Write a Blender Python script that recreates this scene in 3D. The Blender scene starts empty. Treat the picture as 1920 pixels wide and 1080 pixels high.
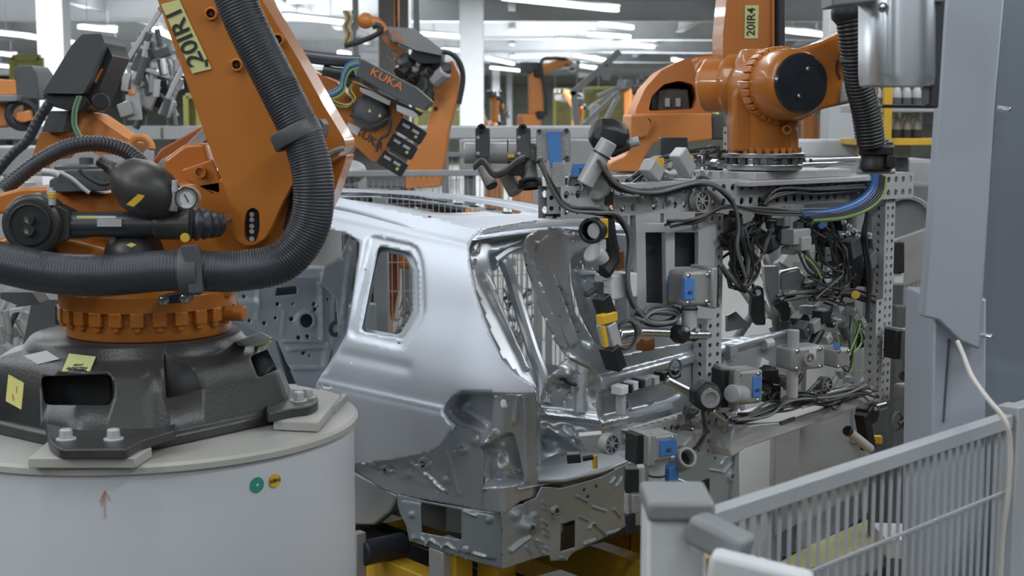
import bpy, bmesh, math, random
from mathutils import Vector, Matrix, noise
from mathutils.geometry import delaunay_2d_cdt
random.seed(7)
C = bpy.data.collections.new('plant'); bpy.context.scene.collection.children.link(C)
V = Vector
F_PX = 2667.0; CAM = V((0, 0, 2.4)); PITCH = math.atan((540-230)/F_PX)
cp, sp = math.cos(PITCH), math.sin(PITCH)
# ------------------------------------------------------------------ camera geometry helpers
def ray(x, y):
    a, b = (x-960)/F_PX, (540-y)/F_PX
    return V((a, cp+b*sp, -sp+b*cp))
def P(x, y, Y):
    d = ray(x, y); return CAM + d*(Y/d.y)
def PZ(x, y, z):
    d = ray(x, y); return CAM + d*((z-CAM.z)/d.z)
def PL(x, y, pt, n):
    d = ray(x, y); return CAM + d*((pt-CAM).dot(n)/d.dot(n))
def S(px, Y): return px/F_PX*Y
# ------------------------------------------------------------------ materials
M = {}
def mat(name, col, metal=0.0, rough=0.5, var=0.06, nscale=6.0, bump=0.0, bscale=60.0, emit=None, estr=0.0, coat=0.0, dirt=None, aniso=None):
    m = bpy.data.materials.new(name); m.use_nodes = True
    nt = m.node_tree; b = nt.nodes['Principled BSDF']
    b.inputs['Metallic'].default_value = metal; b.inputs['Roughness'].default_value = rough
    tc = nt.nodes.new('ShaderNodeTexCoord'); nz = nt.nodes.new('ShaderNodeTexNoise')
    nz.inputs['Scale'].default_value = nscale; nz.inputs['Detail'].default_value = 5
    nt.links.new(tc.outputs['Object'], nz.inputs['Vector'])
    cr = nt.nodes.new('ShaderNodeValToRGB')
    cr.color_ramp.elements[0].position = 0.3; cr.color_ramp.elements[1].position = 0.7
    cr.color_ramp.elements[0].color = tuple(max(0, c*(1-var)) for c in col)+(1,)
    c2 = dirt if dirt else tuple(min(1, c*(1+var)) for c in col)
    cr.color_ramp.elements[1].color = tuple(c2)+(1,)
    nt.links.new(nz.outputs['Fac'], cr.inputs['Fac']); nt.links.new(cr.outputs['Color'], b.inputs['Base Color'])
    mr = nt.nodes.new('ShaderNodeMapRange'); mr.inputs['To Min'].default_value = max(0.02, rough-0.06); mr.inputs['To Max'].default_value = min(1, rough+0.08)
    nt.links.new(nz.outputs['Fac'], mr.inputs['Value']); nt.links.new(mr.outputs['Result'], b.inputs['Roughness'])
    if coat: b.inputs['Coat Weight'].default_value = coat
    if bump:
        n2 = nt.nodes.new('ShaderNodeTexNoise'); n2.inputs['Scale'].default_value = bscale
        nt.links.new(tc.outputs['Object'], n2.inputs['Vector'])
        bp = nt.nodes.new('ShaderNodeBump'); bp.inputs['Strength'].default_value = bump; bp.inputs['Distance'].default_value = 0.01
        nt.links.new(n2.outputs['Fac'], bp.inputs['Height']); nt.links.new(bp.outputs['Normal'], b.inputs['Normal'])
    if emit:
        b.inputs['Emission Color'].default_value = tuple(emit)+(1,); b.inputs['Emission Strength'].default_value = estr
    M[name] = m; return m
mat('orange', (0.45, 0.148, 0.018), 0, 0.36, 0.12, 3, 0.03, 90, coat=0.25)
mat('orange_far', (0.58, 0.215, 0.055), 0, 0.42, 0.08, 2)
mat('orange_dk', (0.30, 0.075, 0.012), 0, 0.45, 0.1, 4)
mat('black', (0.014, 0.015, 0.017), 0, 0.42, 0.25, 8)
mat('rubber', (0.030, 0.034, 0.042), 0, 0.38, 0.2, 8)
mat('castblk', (0.030, 0.031, 0.034), 0, 0.34, 0.3, 4, 0.12, 120, dirt=(0.055, 0.055, 0.053))
mat('glossblk', (0.02, 0.023, 0.028), 0, 0.2, 0.4, 5, coat=.3)
mat('ball', (0.035, 0.035, 0.036), 0, 0.42, 0.25, 5, dirt=(0.055, 0.05, 0.045))
mat('dkgrey', (0.075, 0.080, 0.085), 0, 0.5, 0.12, 5)
mat('midgrey', (0.20, 0.21, 0.22), 0, 0.5, 0.1, 5)
mat('alu', (0.50, 0.50, 0.50), 0.55, 0.42, 0.08, 7)
mat('alucast', (0.31, 0.31, 0.305), 0.35, 0.5, 0.12, 9, 0.15, 150)
mat('alupaint', (0.44, 0.44, 0.45), 0.2, 0.45, 0.06, 6)
mat('chrome', (0.72, 0.73, 0.75), 1.0, 0.18, 0.04, 8)
mat('steel', (0.55, 0.56, 0.58), 1.0, 0.30, 0.08, 6)
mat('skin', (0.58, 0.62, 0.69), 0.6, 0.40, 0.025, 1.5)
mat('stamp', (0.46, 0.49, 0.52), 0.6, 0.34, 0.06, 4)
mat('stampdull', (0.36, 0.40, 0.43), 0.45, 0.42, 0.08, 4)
mat('galv', (0.70, 0.75, 0.80), .85, 0.28, 0.05, 3, 0.02, 8)
mat('white', (0.56, 0.58, 0.60), 0, 0.5, 0.04, 2)
mat('drum', (0.47, 0.49, 0.52), 0, 0.42, 0.035, 1.6, 0.04, 40)
mat('drumtop', (0.44, 0.445, 0.43), 0, 0.5, 0.12, 3, dirt=(0.36, 0.35, 0.31))
mat('fencegrey', (0.33, 0.35, 0.37), 0.1, 0.45, 0.06, 5)
mat('colgrey', (0.34, 0.37, 0.42), 0.1, 0.45, 0.03, 1.5)
mat('glossgrey', (0.30, 0.34, 0.39), 0.5, 0.22, 0.05, 1.0)
mat('yellow', (0.62, 0.38, 0.03), 0, 0.45, 0.12, 4)
mat('ylabel', (0.62, 0.60, 0.20), 0, 0.55, 0.05, 6)
mat('ypale', (0.60, 0.62, 0.27), 0, 0.6, 0.04, 6)
mat('olive', (0.33, 0.31, 0.12), 0, 0.7, 0.25, 3)
mat('blue', (0.06, 0.19, 0.48), 0, 0.6, 0.12, 10)
mat('bluecab', (0.035, 0.12, 0.34), 0, 0.4, 0.15, 10)
mat('green', (0.03, 0.26, 0.19), 0, 0.5, 0.1, 8)
mat('greencab', (0.22, 0.36, 0.12), 0, 0.5, 0.1, 8)
mat('paper', (0.55, 0.56, 0.58), 0, 0.6, 0.03, 8)
mat('ink', (0.02, 0.02, 0.02), 0, 0.6, 0.0)
mat('inkorange', (0.65, 0.20, 0.04), 0, 0.6, 0.0)
mat('inkred', (0.55, 0.16, 0.10), 0, 0.6, 0.0)
mat('copper', (0.30, 0.13, 0.05), 0.6, 0.4, 0.2, 10)
mat('cable', (0.026, 0.027, 0.03), 0, 0.45, 0.2, 10)
mat('cablegrey', (0.13, 0.135, 0.14), 0, 0.45, 0.1, 10)
mat('cablepale', (0.50, 0.48, 0.44), 0, 0.5, 0.04, 10)
mat('ceil', (0.50, 0.52, 0.53), 0.0, 0.6, 0.2, 0.3)
mat('ceilbeam', (0.62, 0.64, 0.66), 0.0, 0.6, 0.1, 0.6)
mat('floor', (0.085, 0.084, 0.072), 0, 0.5, 0.08, 0.8)
mat('wallfar', (0.40, 0.41, 0.34), 0, 0.7, 0.3, 0.25, dirt=(0.28, 0.29, 0.24))
mat('tube_on', (1, 1, 1), 0, 0.5, 0, emit=(0.93, 0.97, 1.0), estr=4.0)
mat('dial', (0.55, 0.56, 0.57), 0, 0.4, 0.03, 20)
mat('darkpanel', (0.035, 0.04, 0.05), 0, 0.35, 0.1, 5)
# ------------------------------------------------------------------ object helpers
ORG = {}
def link(o, parent, org):
    C.objects.link(o)
    if parent is not None: o.parent = parent
    ORG[o.name] = org
def thing(name, loc, label, cat, group=None):
    o = bpy.data.objects.new(name, None); o.empty_display_size = 0.1
    o.location = loc; link(o, None, V(loc)); o['label'] = label; o['category'] = cat
    if group: o['group'] = group
    return o
def tag(o, label, cat, group=None):
    o['label'] = label; o['category'] = cat
    if group: o['group'] = group
    return o
def struct(o): o['kind'] = 'structure'; return o
def basis(d):
    d = d.normalized(); a = V((0, 0, 1)) if abs(d.z) < 0.9 else V((1, 0, 0))
    u = a.cross(d).normalized(); return u, d.cross(u).normalized(), d
def spline(pts, step):
    """catmull-rom resample at about step metres"""
    pts = [V(p) for p in pts]
    if len(pts) == 2: pts = [pts[0], pts[0].lerp(pts[1], .5), pts[1]]
    q = [pts[0]*2-pts[1]]+pts+[pts[-1]*2-pts[-2]]; dense = []
    for i in range(1, len(q)-2):
        a, b, c, d = q[i-1:i+3]
        n = max(4, int((c-b).length/step*1.5)+1)
        n = min(n, 400)
        for k in range(n):
            t = k/n
            dense.append(0.5*((2*b)+(c-a)*t+(2*a-5*b+4*c-d)*t*t+(3*b-a-3*c+d)*t**3))
    dense.append(pts[-1]); out = [dense[0]]; acc = 0
    for i in range(1, len(dense)):
        a, b = dense[i-1], dense[i]; L = (b-a).length
        if L < 1e-9: continue
        pos = 0
        while acc+(L-pos) >= step:
            pos += step-acc; out.append(a.lerp(b, pos/L)); acc = 0
        acc += L-pos
    if (out[-1]-dense[-1]).length > step*0.3: out.append(dense[-1])
    return out
class MB:
    def __init__(self, *mats):
        self.bm = bmesh.new(); self.mats = mats; self.mi = 0
    def m(self, i): self.mi = i; return self
    def _f(self, vs):
        try:
            f = self.bm.faces.new(vs); f.material_index = self.mi; f.smooth = True; return f
        except ValueError: return None
    def box(self, c, sx, sy, sz, R=None, u=None, v=None, w=None):
        c = V(c)
        if R is not None: u, v, w = R @ V((1, 0, 0)), R @ V((0, 1, 0)), R @ V((0, 0, 1))
        u = u or V((1, 0, 0)); v = v or V((0, 1, 0)); w = w or V((0, 0, 1))
        vs = [self.bm.verts.new(c+u*(a*sx/2)+v*(b*sy/2)+w*(d*sz/2)) for a in (-1, 1) for b in (-1, 1) for d in (-1, 1)]
        for q in ((0, 1, 3, 2), (4, 6, 7, 5), (0, 4, 5, 1), (2, 3, 7, 6), (0, 2, 6, 4), (1, 5, 7, 3)):
            self._f([vs[i] for i in q])
        return self
    def bar(self, p0, p1, w, h, up=V((0, 0, 1))):
        d = (p1-p0); L = d.length; d.normalize(); s = d.cross(up)
        if s.length < 1e-3: s = d.cross(V((0, 1, 0)))
        s.normalize(); t = s.cross(d)
        return self.box((p0+p1)/2, L, w, h, u=d, v=s, w=t)
    def rings(self, rs, cap=(True, True)):
        vv = [[self.bm.verts.new(p) for p in r] for r in rs]
        for a, b in zip(vv, vv[1:]):
            n = len(a)
            for i in range(n): self._f([a[i], a[(i+1) % n], b[(i+1) % n], b[i]])
        if cap[0]: self._f(list(reversed(vv[0])))
        if cap[1]: self._f(vv[-1])
        return self
    def lathe(self, o, axis, prof, n=28, sx=1.0, sy=1.0):
        u, v, d = basis(V(axis)); o = V(o)
        return self.rings([[o+d*h+(u*math.cos(2*math.pi*i/n)*sx+v*math.sin(2*math.pi*i/n)*sy)*max(r, 1e-4) for i in range(n)] for r, h in prof])
    def cyl(self, p0, p1, r0, r1=None, n=24):
        p0, p1 = V(p0), V(p1); r1 = r0 if r1 is None else r1
        L = (p1-p0).length; b = min(0.12*min(r0, r1), L*0.2)
        return self.lathe(p0, p1-p0, [(r0-b, 0), (r0, b), (r1, L-b), (r1-b, L)], n)
    def ring(self, c, axis, r_out, r_in, L, n=28):
        return self.lathe(V(c)-V(axis).normalized()*L/2, axis, [(r_in, L*.5), (r_in, 0), (r_out*.97, 0), (r_out, L*.1), (r_out, L*.9), (r_out*.97, L), (r_in, L), (r_in, L*.5)], n)
    def torus(self, c, axis, R, r, n=32, k=8, arc=1.0, sx=1, sy=1):
        u, v, d = basis(V(axis))
        pts = [V(c)+(u*math.cos(2*math.pi*arc*i/n)*sx+v*math.sin(2*math.pi*arc*i/n)*sy)*R for i in range(n+1)]
        return self.tube(pts, r, k, raw=True)
    def ell(self, c, rx, ry, rz, R=None, n=24, k=14):
        R = R or Matrix.Identity(3); c = V(c)
        return self.rings([[c+R@V((rx*math.sin(math.pi*j/k)*math.cos(2*math.pi*i/n), ry*math.sin(math.pi*j/k)*math.sin(2*math.pi*i/n), rz*math.cos(math.pi*j/k))) for i in range(n)] for j in [0.02]+list(range(1, k))+[k-0.02]])
    def tube(self, pts, r, n=10, corr=None, step=None, raw=False):
        pts = [V(p) for p in pts]
        if corr: pts = spline(pts, corr[0]/4)
        elif not raw: pts = spline(pts, step or max(r*1.2, 0.01))
        rr = []; T = (pts[1]-pts[0]).normalized(); u, v, _ = basis(T)
        for i, p in enumerate(pts):
            t = (pts[min(i+1, len(pts)-1)]-pts[max(i-1, 0)]).normalized()
            if t.length < .5: t = T
            q = T.rotation_difference(t); u = (q @ u); u = (u-t*u.dot(t)).normalized(); v = t.cross(u); T = t
            rad = r(i/(len(pts)-1)) if callable(r) else r
            if corr: rad *= 1+corr[1]*(1, 0.3, -1, 0.3)[i % 4]
            rr.append([p+u*math.cos(2*math.pi*k/n)*rad+v*math.sin(2*math.pi*k/n)*rad for k in range(n)])
        return self.rings(rr)
    def prism(self, pts, vec, holes=()):
        pts = [V(p) for p in pts]; vec = V(vec)
        if not holes:
            a = [self.bm.verts.new(p) for p in pts]; b = [self.bm.verts.new(p+vec) for p in pts]; n = len(a)
            self._f(list(reversed(a))); self._f(b)
            for i in range(n): self._f([a[i], a[(i+1) % n], b[(i+1) % n], b[i]])
            return self
        nrm = vec.normalized(); u, v, d = basis(nrm); o = pts[0]
        loops = [pts]+[[V(p) for p in h] for h in holes]
        p2 = []; ed = []; 
        for lp in loops:
            s = len(p2); p2 += [V(((p-o).dot(u), (p-o).dot(v))) for p in lp]
            ed += [(s+i, s+(i+1) % len(lp)) for i in range(len(lp))]
        flat = [p for lp in loops for p in lp]
        ov, oe, of, iv, _, _ = delaunay_2d_cdt(p2, ed, [], 0, 1e-7)
        P3 = [flat[iv[i][0]] if iv[i] else o+u*ov[i].x+v*ov[i].y for i in range(len(ov))]
        l2 = [[V(((p-o).dot(u), (p-o).dot(v))) for p in lp] for lp in loops]
        A = [self.bm.verts.new(p) for p in P3]; B = [self.bm.verts.new(p+vec) for p in P3]
        for f in of:
            c = sum((ov[i] for i in f), V((0, 0)))/len(f)
            if inside(c, l2[0]) and not any(inside(c, h) for h in l2[1:]):
                self._f([A[i] for i in reversed(f)]); self._f([B[i] for i in f])
        inv = {}
        for i, l in enumerate(iv):
            for k in l: inv[k] = i
        for a, b in ed:
            a, b = inv.get(a), inv.get(b)
            if a is not None and b is not None and a != b: self._f([A[a], A[b], B[b], B[a]])
        return self
    def slab(self, px, Y, th, holes=()):
        return self.prism([P(x, y, Y) for x, y in px], (0, th, 0), [[P(x, y, Y) for x, y in h] for h in holes])
    def bolt(self, p, axis, r=0.012, h=0.01):
        ax = V(axis).normalized(); p = V(p)
        self.lathe(p, ax, [(r*1.5, 0), (r*1.5, h*.3), (r*1.4, h*.3)], 16)
        return self.lathe(p+ax*h*.3, ax, [(r, 0), (r, h), (r*.8, h*1.15)], 6)
    def perf(self, p0, p1, side, w, d, rows_w=2, rows_d=2, pitch=None, hr=None, skip_ends=False):
        """hollow square tube whose four walls carry rows of round holes"""
        ax = (p1-p0).normalized(); side = (side-ax*side.dot(ax)).normalized(); n2 = ax.cross(side)
        L = (p1-p0).length
        faces = ((n2, side, w, d, rows_w), (-n2, side, w, d, rows_w), (side, n2, d, w, rows_d), (-side, n2, d, w, rows_d))
        pitch = pitch or w/rows_w; nA = max(1, round(L/pitch)); pa = L/nA
        for nn, tt, ww, dd, rows in faces:
            cell = ww/rows; r = hr or 0.26*min(pa, cell)
            for i in range(nA):
                for j in range(rows):
                    cc = p0+ax*(i+.5)*pa+tt*(-ww/2+(j+.5)*cell)+nn*dd/2
                    sq = [(-1, -1), (0, -1), (1, -1), (1, 0), (1, 1), (0, 1), (-1, 1), (-1, 0)]
                    o = [self.bm.verts.new(cc+ax*a*pa/2+tt*b*cell/2) for a, b in sq]
                    h = [self.bm.verts.new(cc+(ax*math.cos(math.radians(225+45*k))+tt*math.sin(math.radians(225+45*k)))*r) for k in range(8)]
                    h2 = [self.bm.verts.new(v.co-nn*0.006) for v in h]
                    for k in range(8):
                        self._f([o[k], o[(k+1) % 8], h[(k+1) % 8], h[k]]); self._f([h[k], h[(k+1) % 8], h2[(k+1) % 8], h2[k]])
        return self
    def build(self, name, parent=None, bevel=0, ang=32, seg=2, loc=None, dup=1e-5):
        bm = self.bm
        bmesh.ops.remove_doubles(bm, verts=bm.verts, dist=dup)
        bmesh.ops.recalc_face_normals(bm, faces=bm.faces)
        for e in bm.edges:
            if len(e.link_faces) == 2 and e.calc_face_angle(0) > math.radians(ang): e.smooth = False
        if parent is not None: org = ORG[parent.name]
        elif loc is not None: org = V(loc)
        else:
            xs = [v.co for v in bm.verts]
            org = V(((min(p.x for p in xs)+max(p.x for p in xs))/2, (min(p.y for p in xs)+max(p.y for p in xs))/2, min(p.z for p in xs)))
        for v in bm.verts: v.co -= org
        me = bpy.data.meshes.new(name); bm.to_mesh(me); bm.free()
        for k in self.mats: me.materials.append(M[k])
        o = bpy.data.objects.new(name, me)
        link(o, parent, org)
        if parent is None: o.location = org
        if bevel:
            md = o.modifiers.new('bevel', 'BEVEL'); md.width = bevel; md.segments = seg; md.limit_method = 'ANGLE'; md.angle_limit = math.radians(40); md.harden_normals = False
        return o
def inside(p, poly):
    x, y = p[0], p[1]; c = False; n = len(poly); j = n-1
    for i in range(n):
        xi, yi = poly[i][0], poly[i][1]; xj, yj = poly[j][0], poly[j][1]
        if (yi > y) != (yj > y) and x < (xj-xi)*(y-yi)/(yj-yi)+xi: c = not c
        j = i
    return c
def rpoly(pts, r, k=4):
    """round the corners of a 2D polygon"""
    out = []; n = len(pts)
    for i in range(n):
        p = V(pts[i][:2]); a = V(pts[i-1][:2]); b = V(pts[(i+1) % n][:2])
        da, db = (a-p), (b-p); ra = min(r, da.length*.45, db.length*.45)
        s, e = p+da.normalized()*ra, p+db.normalized()*ra
        for q in range(k+1):
            t = q/k; out.append(tuple(s*(1-t)**2+p*2*t*(1-t)+e*t*t))
    return out
def circ(x, y, rx, ry=None, n=14):
    ry = ry or rx; return [(x+rx*math.cos(2*math.pi*i/n), y+ry*math.sin(2*math.pi*i/n)) for i in range(n)]
def segdist(p, a, b):
    a, b, p = V(a), V(b), V(p); d = b-a; t = max(0, min(1, (p-a).dot(d)/max(d.dot(d), 1e-9))); return (p-a-d*t).length
def polydist(p, poly): return min(segdist(p, poly[i-1], poly[i]) for i in range(len(poly)))
def smooth(t): t = max(0, min(1, t)); return t*t*(3-2*t)
def bumpval(p, bumps):
    h = 0
    for b in bumps:
        if b[0] == 'g':
            dx, dy = (p[0]-b[1])/b[3], (p[1]-b[2])/b[4]; q = dx*dx+dy*dy
            if q < 9: h += b[5]*math.exp(-q)
        elif b[0] == 'l':
            d = segdist(p, b[1], b[2])/b[3]
            if d < 3: h += b[4]*math.exp(-d*d)
        elif b[0] == 'd':        # flat topped disc
            h += b[4]*smooth((b[3]-V((p[0]-b[1], p[1]-b[2])).length)/b[5]+.5)
        elif b[0] == 'p':        # plateau inside polygon, edge width
            d = polydist(p, b[1]); ins = inside(p, b[1])
            h += b[3]*smooth((d if ins else -d)/b[2]*.5+.5)
        elif b[0] == 's':        # step across a line
            a, c = V(b[1]), V(b[2]); d = (c-a).normalized(); n = V((-d.y, d.x)); h += b[4]*smooth((V(p)-a).dot(n)/b[3]*.5+.5)
    return h
def panel(name, mats, outline, mapf, step, parent, holes=(), bumps=(), nrm=V((0, -1, 0)), th=0.004, ang=50, lip=0.0):
    """pressed sheet: outline and holes in picture units mapped on a curved surface by mapf, pressed by bumps"""
    pts = []; ed = []
    loops = [outline]+list(holes); dl = []
    for lp in loops:
        s = len(pts); L = []
        for i in range(len(lp)):
            a, b = V(lp[i][:2]), V(lp[(i+1) % len(lp)][:2]); k = max(1, int((b-a).length/step))
            for q in range(k): L.append(a.lerp(b, q/k))
        pts += L; ed += [(s+i, s+(i+1) % len(L)) for i in range(len(L))]; dl.append(L)
    for b in bumps:                    # crease lines follow the pressed features
        if b[0] == 'p':
            g = sum((V(q[:2]) for q in b[1]), V((0, 0)))/len(b[1]); R0 = sum((V(q[:2])-g).length for q in b[1])/len(b[1])
            lines = [[g+(V(q[:2])-g)*(1+k*b[2]/R0) for q in b[1]] for k in (-1, 0, 1)]; close = True
        elif b[0] == 'l':
            a_, c_ = V(b[1]), V(b[2]); n_ = V((-(c_-a_).y, (c_-a_).x)); n_ = n_.normalized()*b[3] if n_.length > 0 else n_
            lines = [[a_+n_*k, c_+n_*k] for k in (-1.2, 0, 1.2)]; close = False
        elif b[0] == 's':
            a_, c_ = V(b[1]), V(b[2]); n_ = V((-(c_-a_).y, (c_-a_).x)).normalized()*b[3]
            lines = [[a_+n_*k, c_+n_*k] for k in (-1, 0, 1)]; close = False
        elif b[0] == 'd':
            lines = [[V(q) for q in circ(b[1], b[2], r_, n=12)] for r_ in (b[3]-b[5]*.5, b[3]+b[5]*.5) if r_ > 0]; close = True
        else: continue
        for ln in lines:
            D = []
            for i in range(len(ln) if close else len(ln)-1):
                p_, q_ = ln[i], ln[(i+1) % len(ln)]; k = max(1, int((q_-p_).length/step))
                for j in range(k): D.append(p_.lerp(q_, j/k))
            if not close: D.append(ln[-1])
            ok = [inside(p_, outline) and not any(inside(p_, h) for h in holes) and min(polydist(p_, h) for h in loops) > step*.3 for p_ in D]
            s = len(pts); idx = {}
            for i, p_ in enumerate(D):
                if ok[i]: idx[i] = len(pts); pts.append(p_)
            for i in range(len(D) if close else len(D)-1):
                j = (i+1) % len(D)
                if i in idx and j in idx: ed.append((idx[i], idx[j]))
    nb = len(pts)
    x0, x1 = min(p[0] for p in outline), max(p[0] for p in outline); y0, y1 = min(p[1] for p in outline), max(p[1] for p in outline)
    y = y0+step*.5; row = 0
    while y < y1:
        x = x0+step*(.5 if row % 2 else 0)
        while x < x1:
            if inside((x, y), outline) and not any(inside((x, y), h) for h in holes):
                q = V((x, y))
                if all(polydist(q, h) > step*.35 for h in loops): pts.append(q)
            x += step
        y += step*.87; row += 1
    ov, oe, of, iv, _, _ = delaunay_2d_cdt(pts, ed, [], 0, 1e-6)
    mb = MB(*mats); bm = mb.bm; vs = []
    for p in ov:
        q = mapf(p.x, p.y)
        n = nrm(q) if callable(nrm) else nrm
        vs.append(bm.verts.new(q+n*bumpval((p.x, p.y), bumps)))
    for f in of:
        c = sum((ov[i] for i in f), V((0, 0)))/len(f)
        if inside(c, outline) and not any(inside(c, h) for h in holes): mb._f([vs[i] for i in f])
    for v in [v for v in bm.verts if not v.link_faces]: bm.verts.remove(v)
    o = mb.build(name, parent, ang=ang, dup=.0015)
    md = o.modifiers.new('solid', 'SOLIDIFY'); md.thickness = th; md.offset = 0
    return o
def text(s, size, m, o, right, up, name, parent, depth=0.0008, align='CENTER', shear=0, sx=1.0):
    cu = bpy.data.curves.new(name, 'FONT'); cu.body = s; cu.size = size; cu.align_x = align; cu.align_y = 'CENTER'; cu.extrude = depth; cu.shear = shear; cu.offset = size*.012
    t = bpy.data.objects.new('t', cu); C.objects.link(t); bpy.context.view_layer.update()
    me = bpy.data.meshes.new_from_object(t.evaluated_get(bpy.context.evaluated_depsgraph_get())); bpy.data.objects.remove(t)
    right = V(right).normalized(); up = V(up); up = (up-right*up.dot(right)).normalized(); n = right.cross(up)
    mtx = Matrix((right*sx, up, n)).transposed().to_4x4(); me.transform(mtx)
    org = ORG[parent.name]; me.transform(Matrix.Translation(V(o)-org))
    me.materials.clear(); me.materials.append(M[m]); me.name = name
    ob = bpy.data.objects.new(name, me); link(ob, parent, org); return ob
def carve(o, cutters):
    """subtract closed meshes (MB) from o, baked into its mesh"""
    tmp = []
    for c in cutters:
        k = c.build('cutter', None, loc=(0, 0, 0)); tmp.append(k)
        md = o.modifiers.new('b', 'BOOLEAN'); md.operation = 'DIFFERENCE'; md.solver = 'EXACT'; md.object = k
    bpy.context.view_layer.update()
    me = bpy.data.meshes.new_from_object(o.evaluated_get(bpy.context.evaluated_depsgraph_get()))
    for md in list(o.modifiers): o.modifiers.remove(md)
    o.data = me
    for k in tmp: bpy.data.objects.remove(k)
    return o
YN = V((0, -1, 0))
# ================================================================== THE HALL
Zc = 6.0
struct(MB('floor').box((0, 40, -0.05), 160, 150, 0.1).build('floor'))
struct(MB('ceil').box((0, 40, Zc+.05), 160, 150, 0.1).build('ceiling'))
def wall(name, c, sx, sy):
    mb = MB('wallfar', 'ceilbeam', 'midgrey'); mb.box(c, sx, sy, Zc)
    return mb
mb = wall('wall_back', (0, 100, 3), 160, .2)
for i in range(60):                       # framed glazing and piers of the far wall
    x = -45+i*1.5
    mb.m(1).box((x, 99.8, 4.0), .12, .12, 4.0)
for z in (2.2, 3.6, 5.0): mb.m(2).box((0, 99.8, z), 90, .1, .12)
struct(mb.build('wall_back'))
struct(wall('wall_left', (-60, 34, 3), .2, 132).build('wall_left'))
struct(wall('wall_right', (60, 34, 3), .2, 132).build('wall_right'))
struct(wall('wall_front', (0, -32, 3), 120, .2).build('wall_front'))
# roof beams (trim of the building)
k = 0
for i in range(9):
    y = 14+i*9.5; k += 1
    mb = MB('ceilbeam').box((0, y, Zc-.62), 120, .35, .05).box((0, y, Zc-.30), 120, .08, .6).box((0, y, Zc-.02), 120, .35, .05)
    struct(mb.build('trim_%d' % k))
for i in range(15):
    x = -42+i*6.0; k += 1
    mb = MB('ceilbeam').box((x, 50, Zc-.36), .22, 96, .04).box((x, 50, Zc-.20), .06, 96, .34)
    struct(mb.build('trim_%d' % k))
# ducts and cable trays
for i, (z, y) in enumerate(((5.35, 33.0),)):
    mb = MB('ceilbeam')
    mb.box((0, y, z), 60, .04, .12).box((0, y+.5, z), 60, .04, .12)
    for j in range(70): mb.box((-29.8+j*.86, y+.25, z-.04), .05, .5, .03)
    for j in range(12): mb.box((-28+j*5.1, y+.25, (z+Zc)/2), .03, .03, Zc-z)
    tag(mb.build('cable_tray'), ('long grey ladder cable tray hung across under the hall roof', 'long grey ladder cable tray under the roof, middle one', 'long grey ladder cable tray under the roof, farthest one')[i], 'cable tray')
# fluorescent fixtures: end points in the picture, hung at z
def lamp(a, b, z, label, group='fluorescent lamps under the hall roof', w=.14):
    p, q = PZ(*a, z), PZ(*b, z)
    t = thing('fluorescent_lamp', (p+q)/2, label, 'lamp', group)
    mb = MB('white'); mb.bar(p+V((0, 0, .09)), q+V((0, 0, .09)), w*1.6, .05)
    for f in (.2, .8): mb.cyl(p.lerp(q, f)+V((0, 0, .1)), p.lerp(q, f)+V((0, 0, Zc-z-.1)), .012, n=6)
    mb.build('housing', t)
    MB('tube_on').bar(p, q, w, .1).build('lamp_tube', t)
L = [((945, -4), (1156, 18), 'long bright lamp tube at the top edge above the car roof', 5.2),
     ((1045, 75), (1224, 88), 'long bright lamp tube above the leaning grey lattice frame', 5.2),
     ((1078, 104), (1140, 114), 'short lamp tube just under the long one over the lattice frame', 5.1),
     ((1076, 122), (1118, 128), 'short lamp tube at the foot of the lamp row over the lattice frame', 5.1),
     ((914, 109), (962, 120), 'lamp tube right beside the bright white column top', 5.1),
     ((829, 93), (866, 95), 'lamp tube just left of the top of the bright white column', 5.1),
     ((921, 127), (988, 134), 'low lamp tube right of the white column, over the far robot', 5.1),
     ((534, 30), (641, 42), 'lamp tube between the near orange arm and the grey cabinet robot', 5.2),
     ((541, 2), (600, 0), 'lamp tube cut by the top edge right of the near orange arm', 5.2),
     ((0, 62), (58, 68), 'wide lamp tube at the left edge of the picture', 5.0),
     ((50, 68), (136, 80), 'wide lamp tube next to the leftmost one, over the yellow guard', 5.0),
     ((-4, 100), (27, 104), 'small lamp tube at the left edge below the wide tubes', 5.0),
     ((-4, 123), (25, 126), 'lowest small lamp tube at the left edge', 5.0),
     ((150, 50), (215, 57), 'thin lamp tube above the dark cabinet robot', 5.0),
     ((197, 81), (221, 84), 'short lamp tube right of the dark cabinet top', 5.0),
     ((205, 117), (218, 119), 'tiny lamp tube right of the dark cabinet', 4.8),
     ((588, 102), (620, 105), 'small lamp tube above the thick black pipe', 4.9),
     ((636, 98), (655, 101), 'tiny lamp tube right of the one above the black pipe', 4.9),
     ((1470, 57), (1545, 66), 'lamp tube between the near arm labelled 20IR4 and the black hose', 5.2),
     ((1262, 112), (1290, 117), 'faint lamp tube left of the arm labelled 20IR4', 5.1),
     ((1105, 64), (1180, 69), 'thin far lamp tube just over the long one above the lattice frame', 5.3),
     ((790, 63), (900, 72), 'thin far lamp tube right of the grey cabinet robot', 5.4),
     ((1125, 45), (1185, 52), 'thin far lamp tube at the right of the top long lamp', 5.4),
     ((290, 55), (330, 72), 'short bright lamp tube behind the metal gripper at upper left', 5.0)]
for a, b, lab, z in L: lamp(a, b, z, lab)
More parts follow.
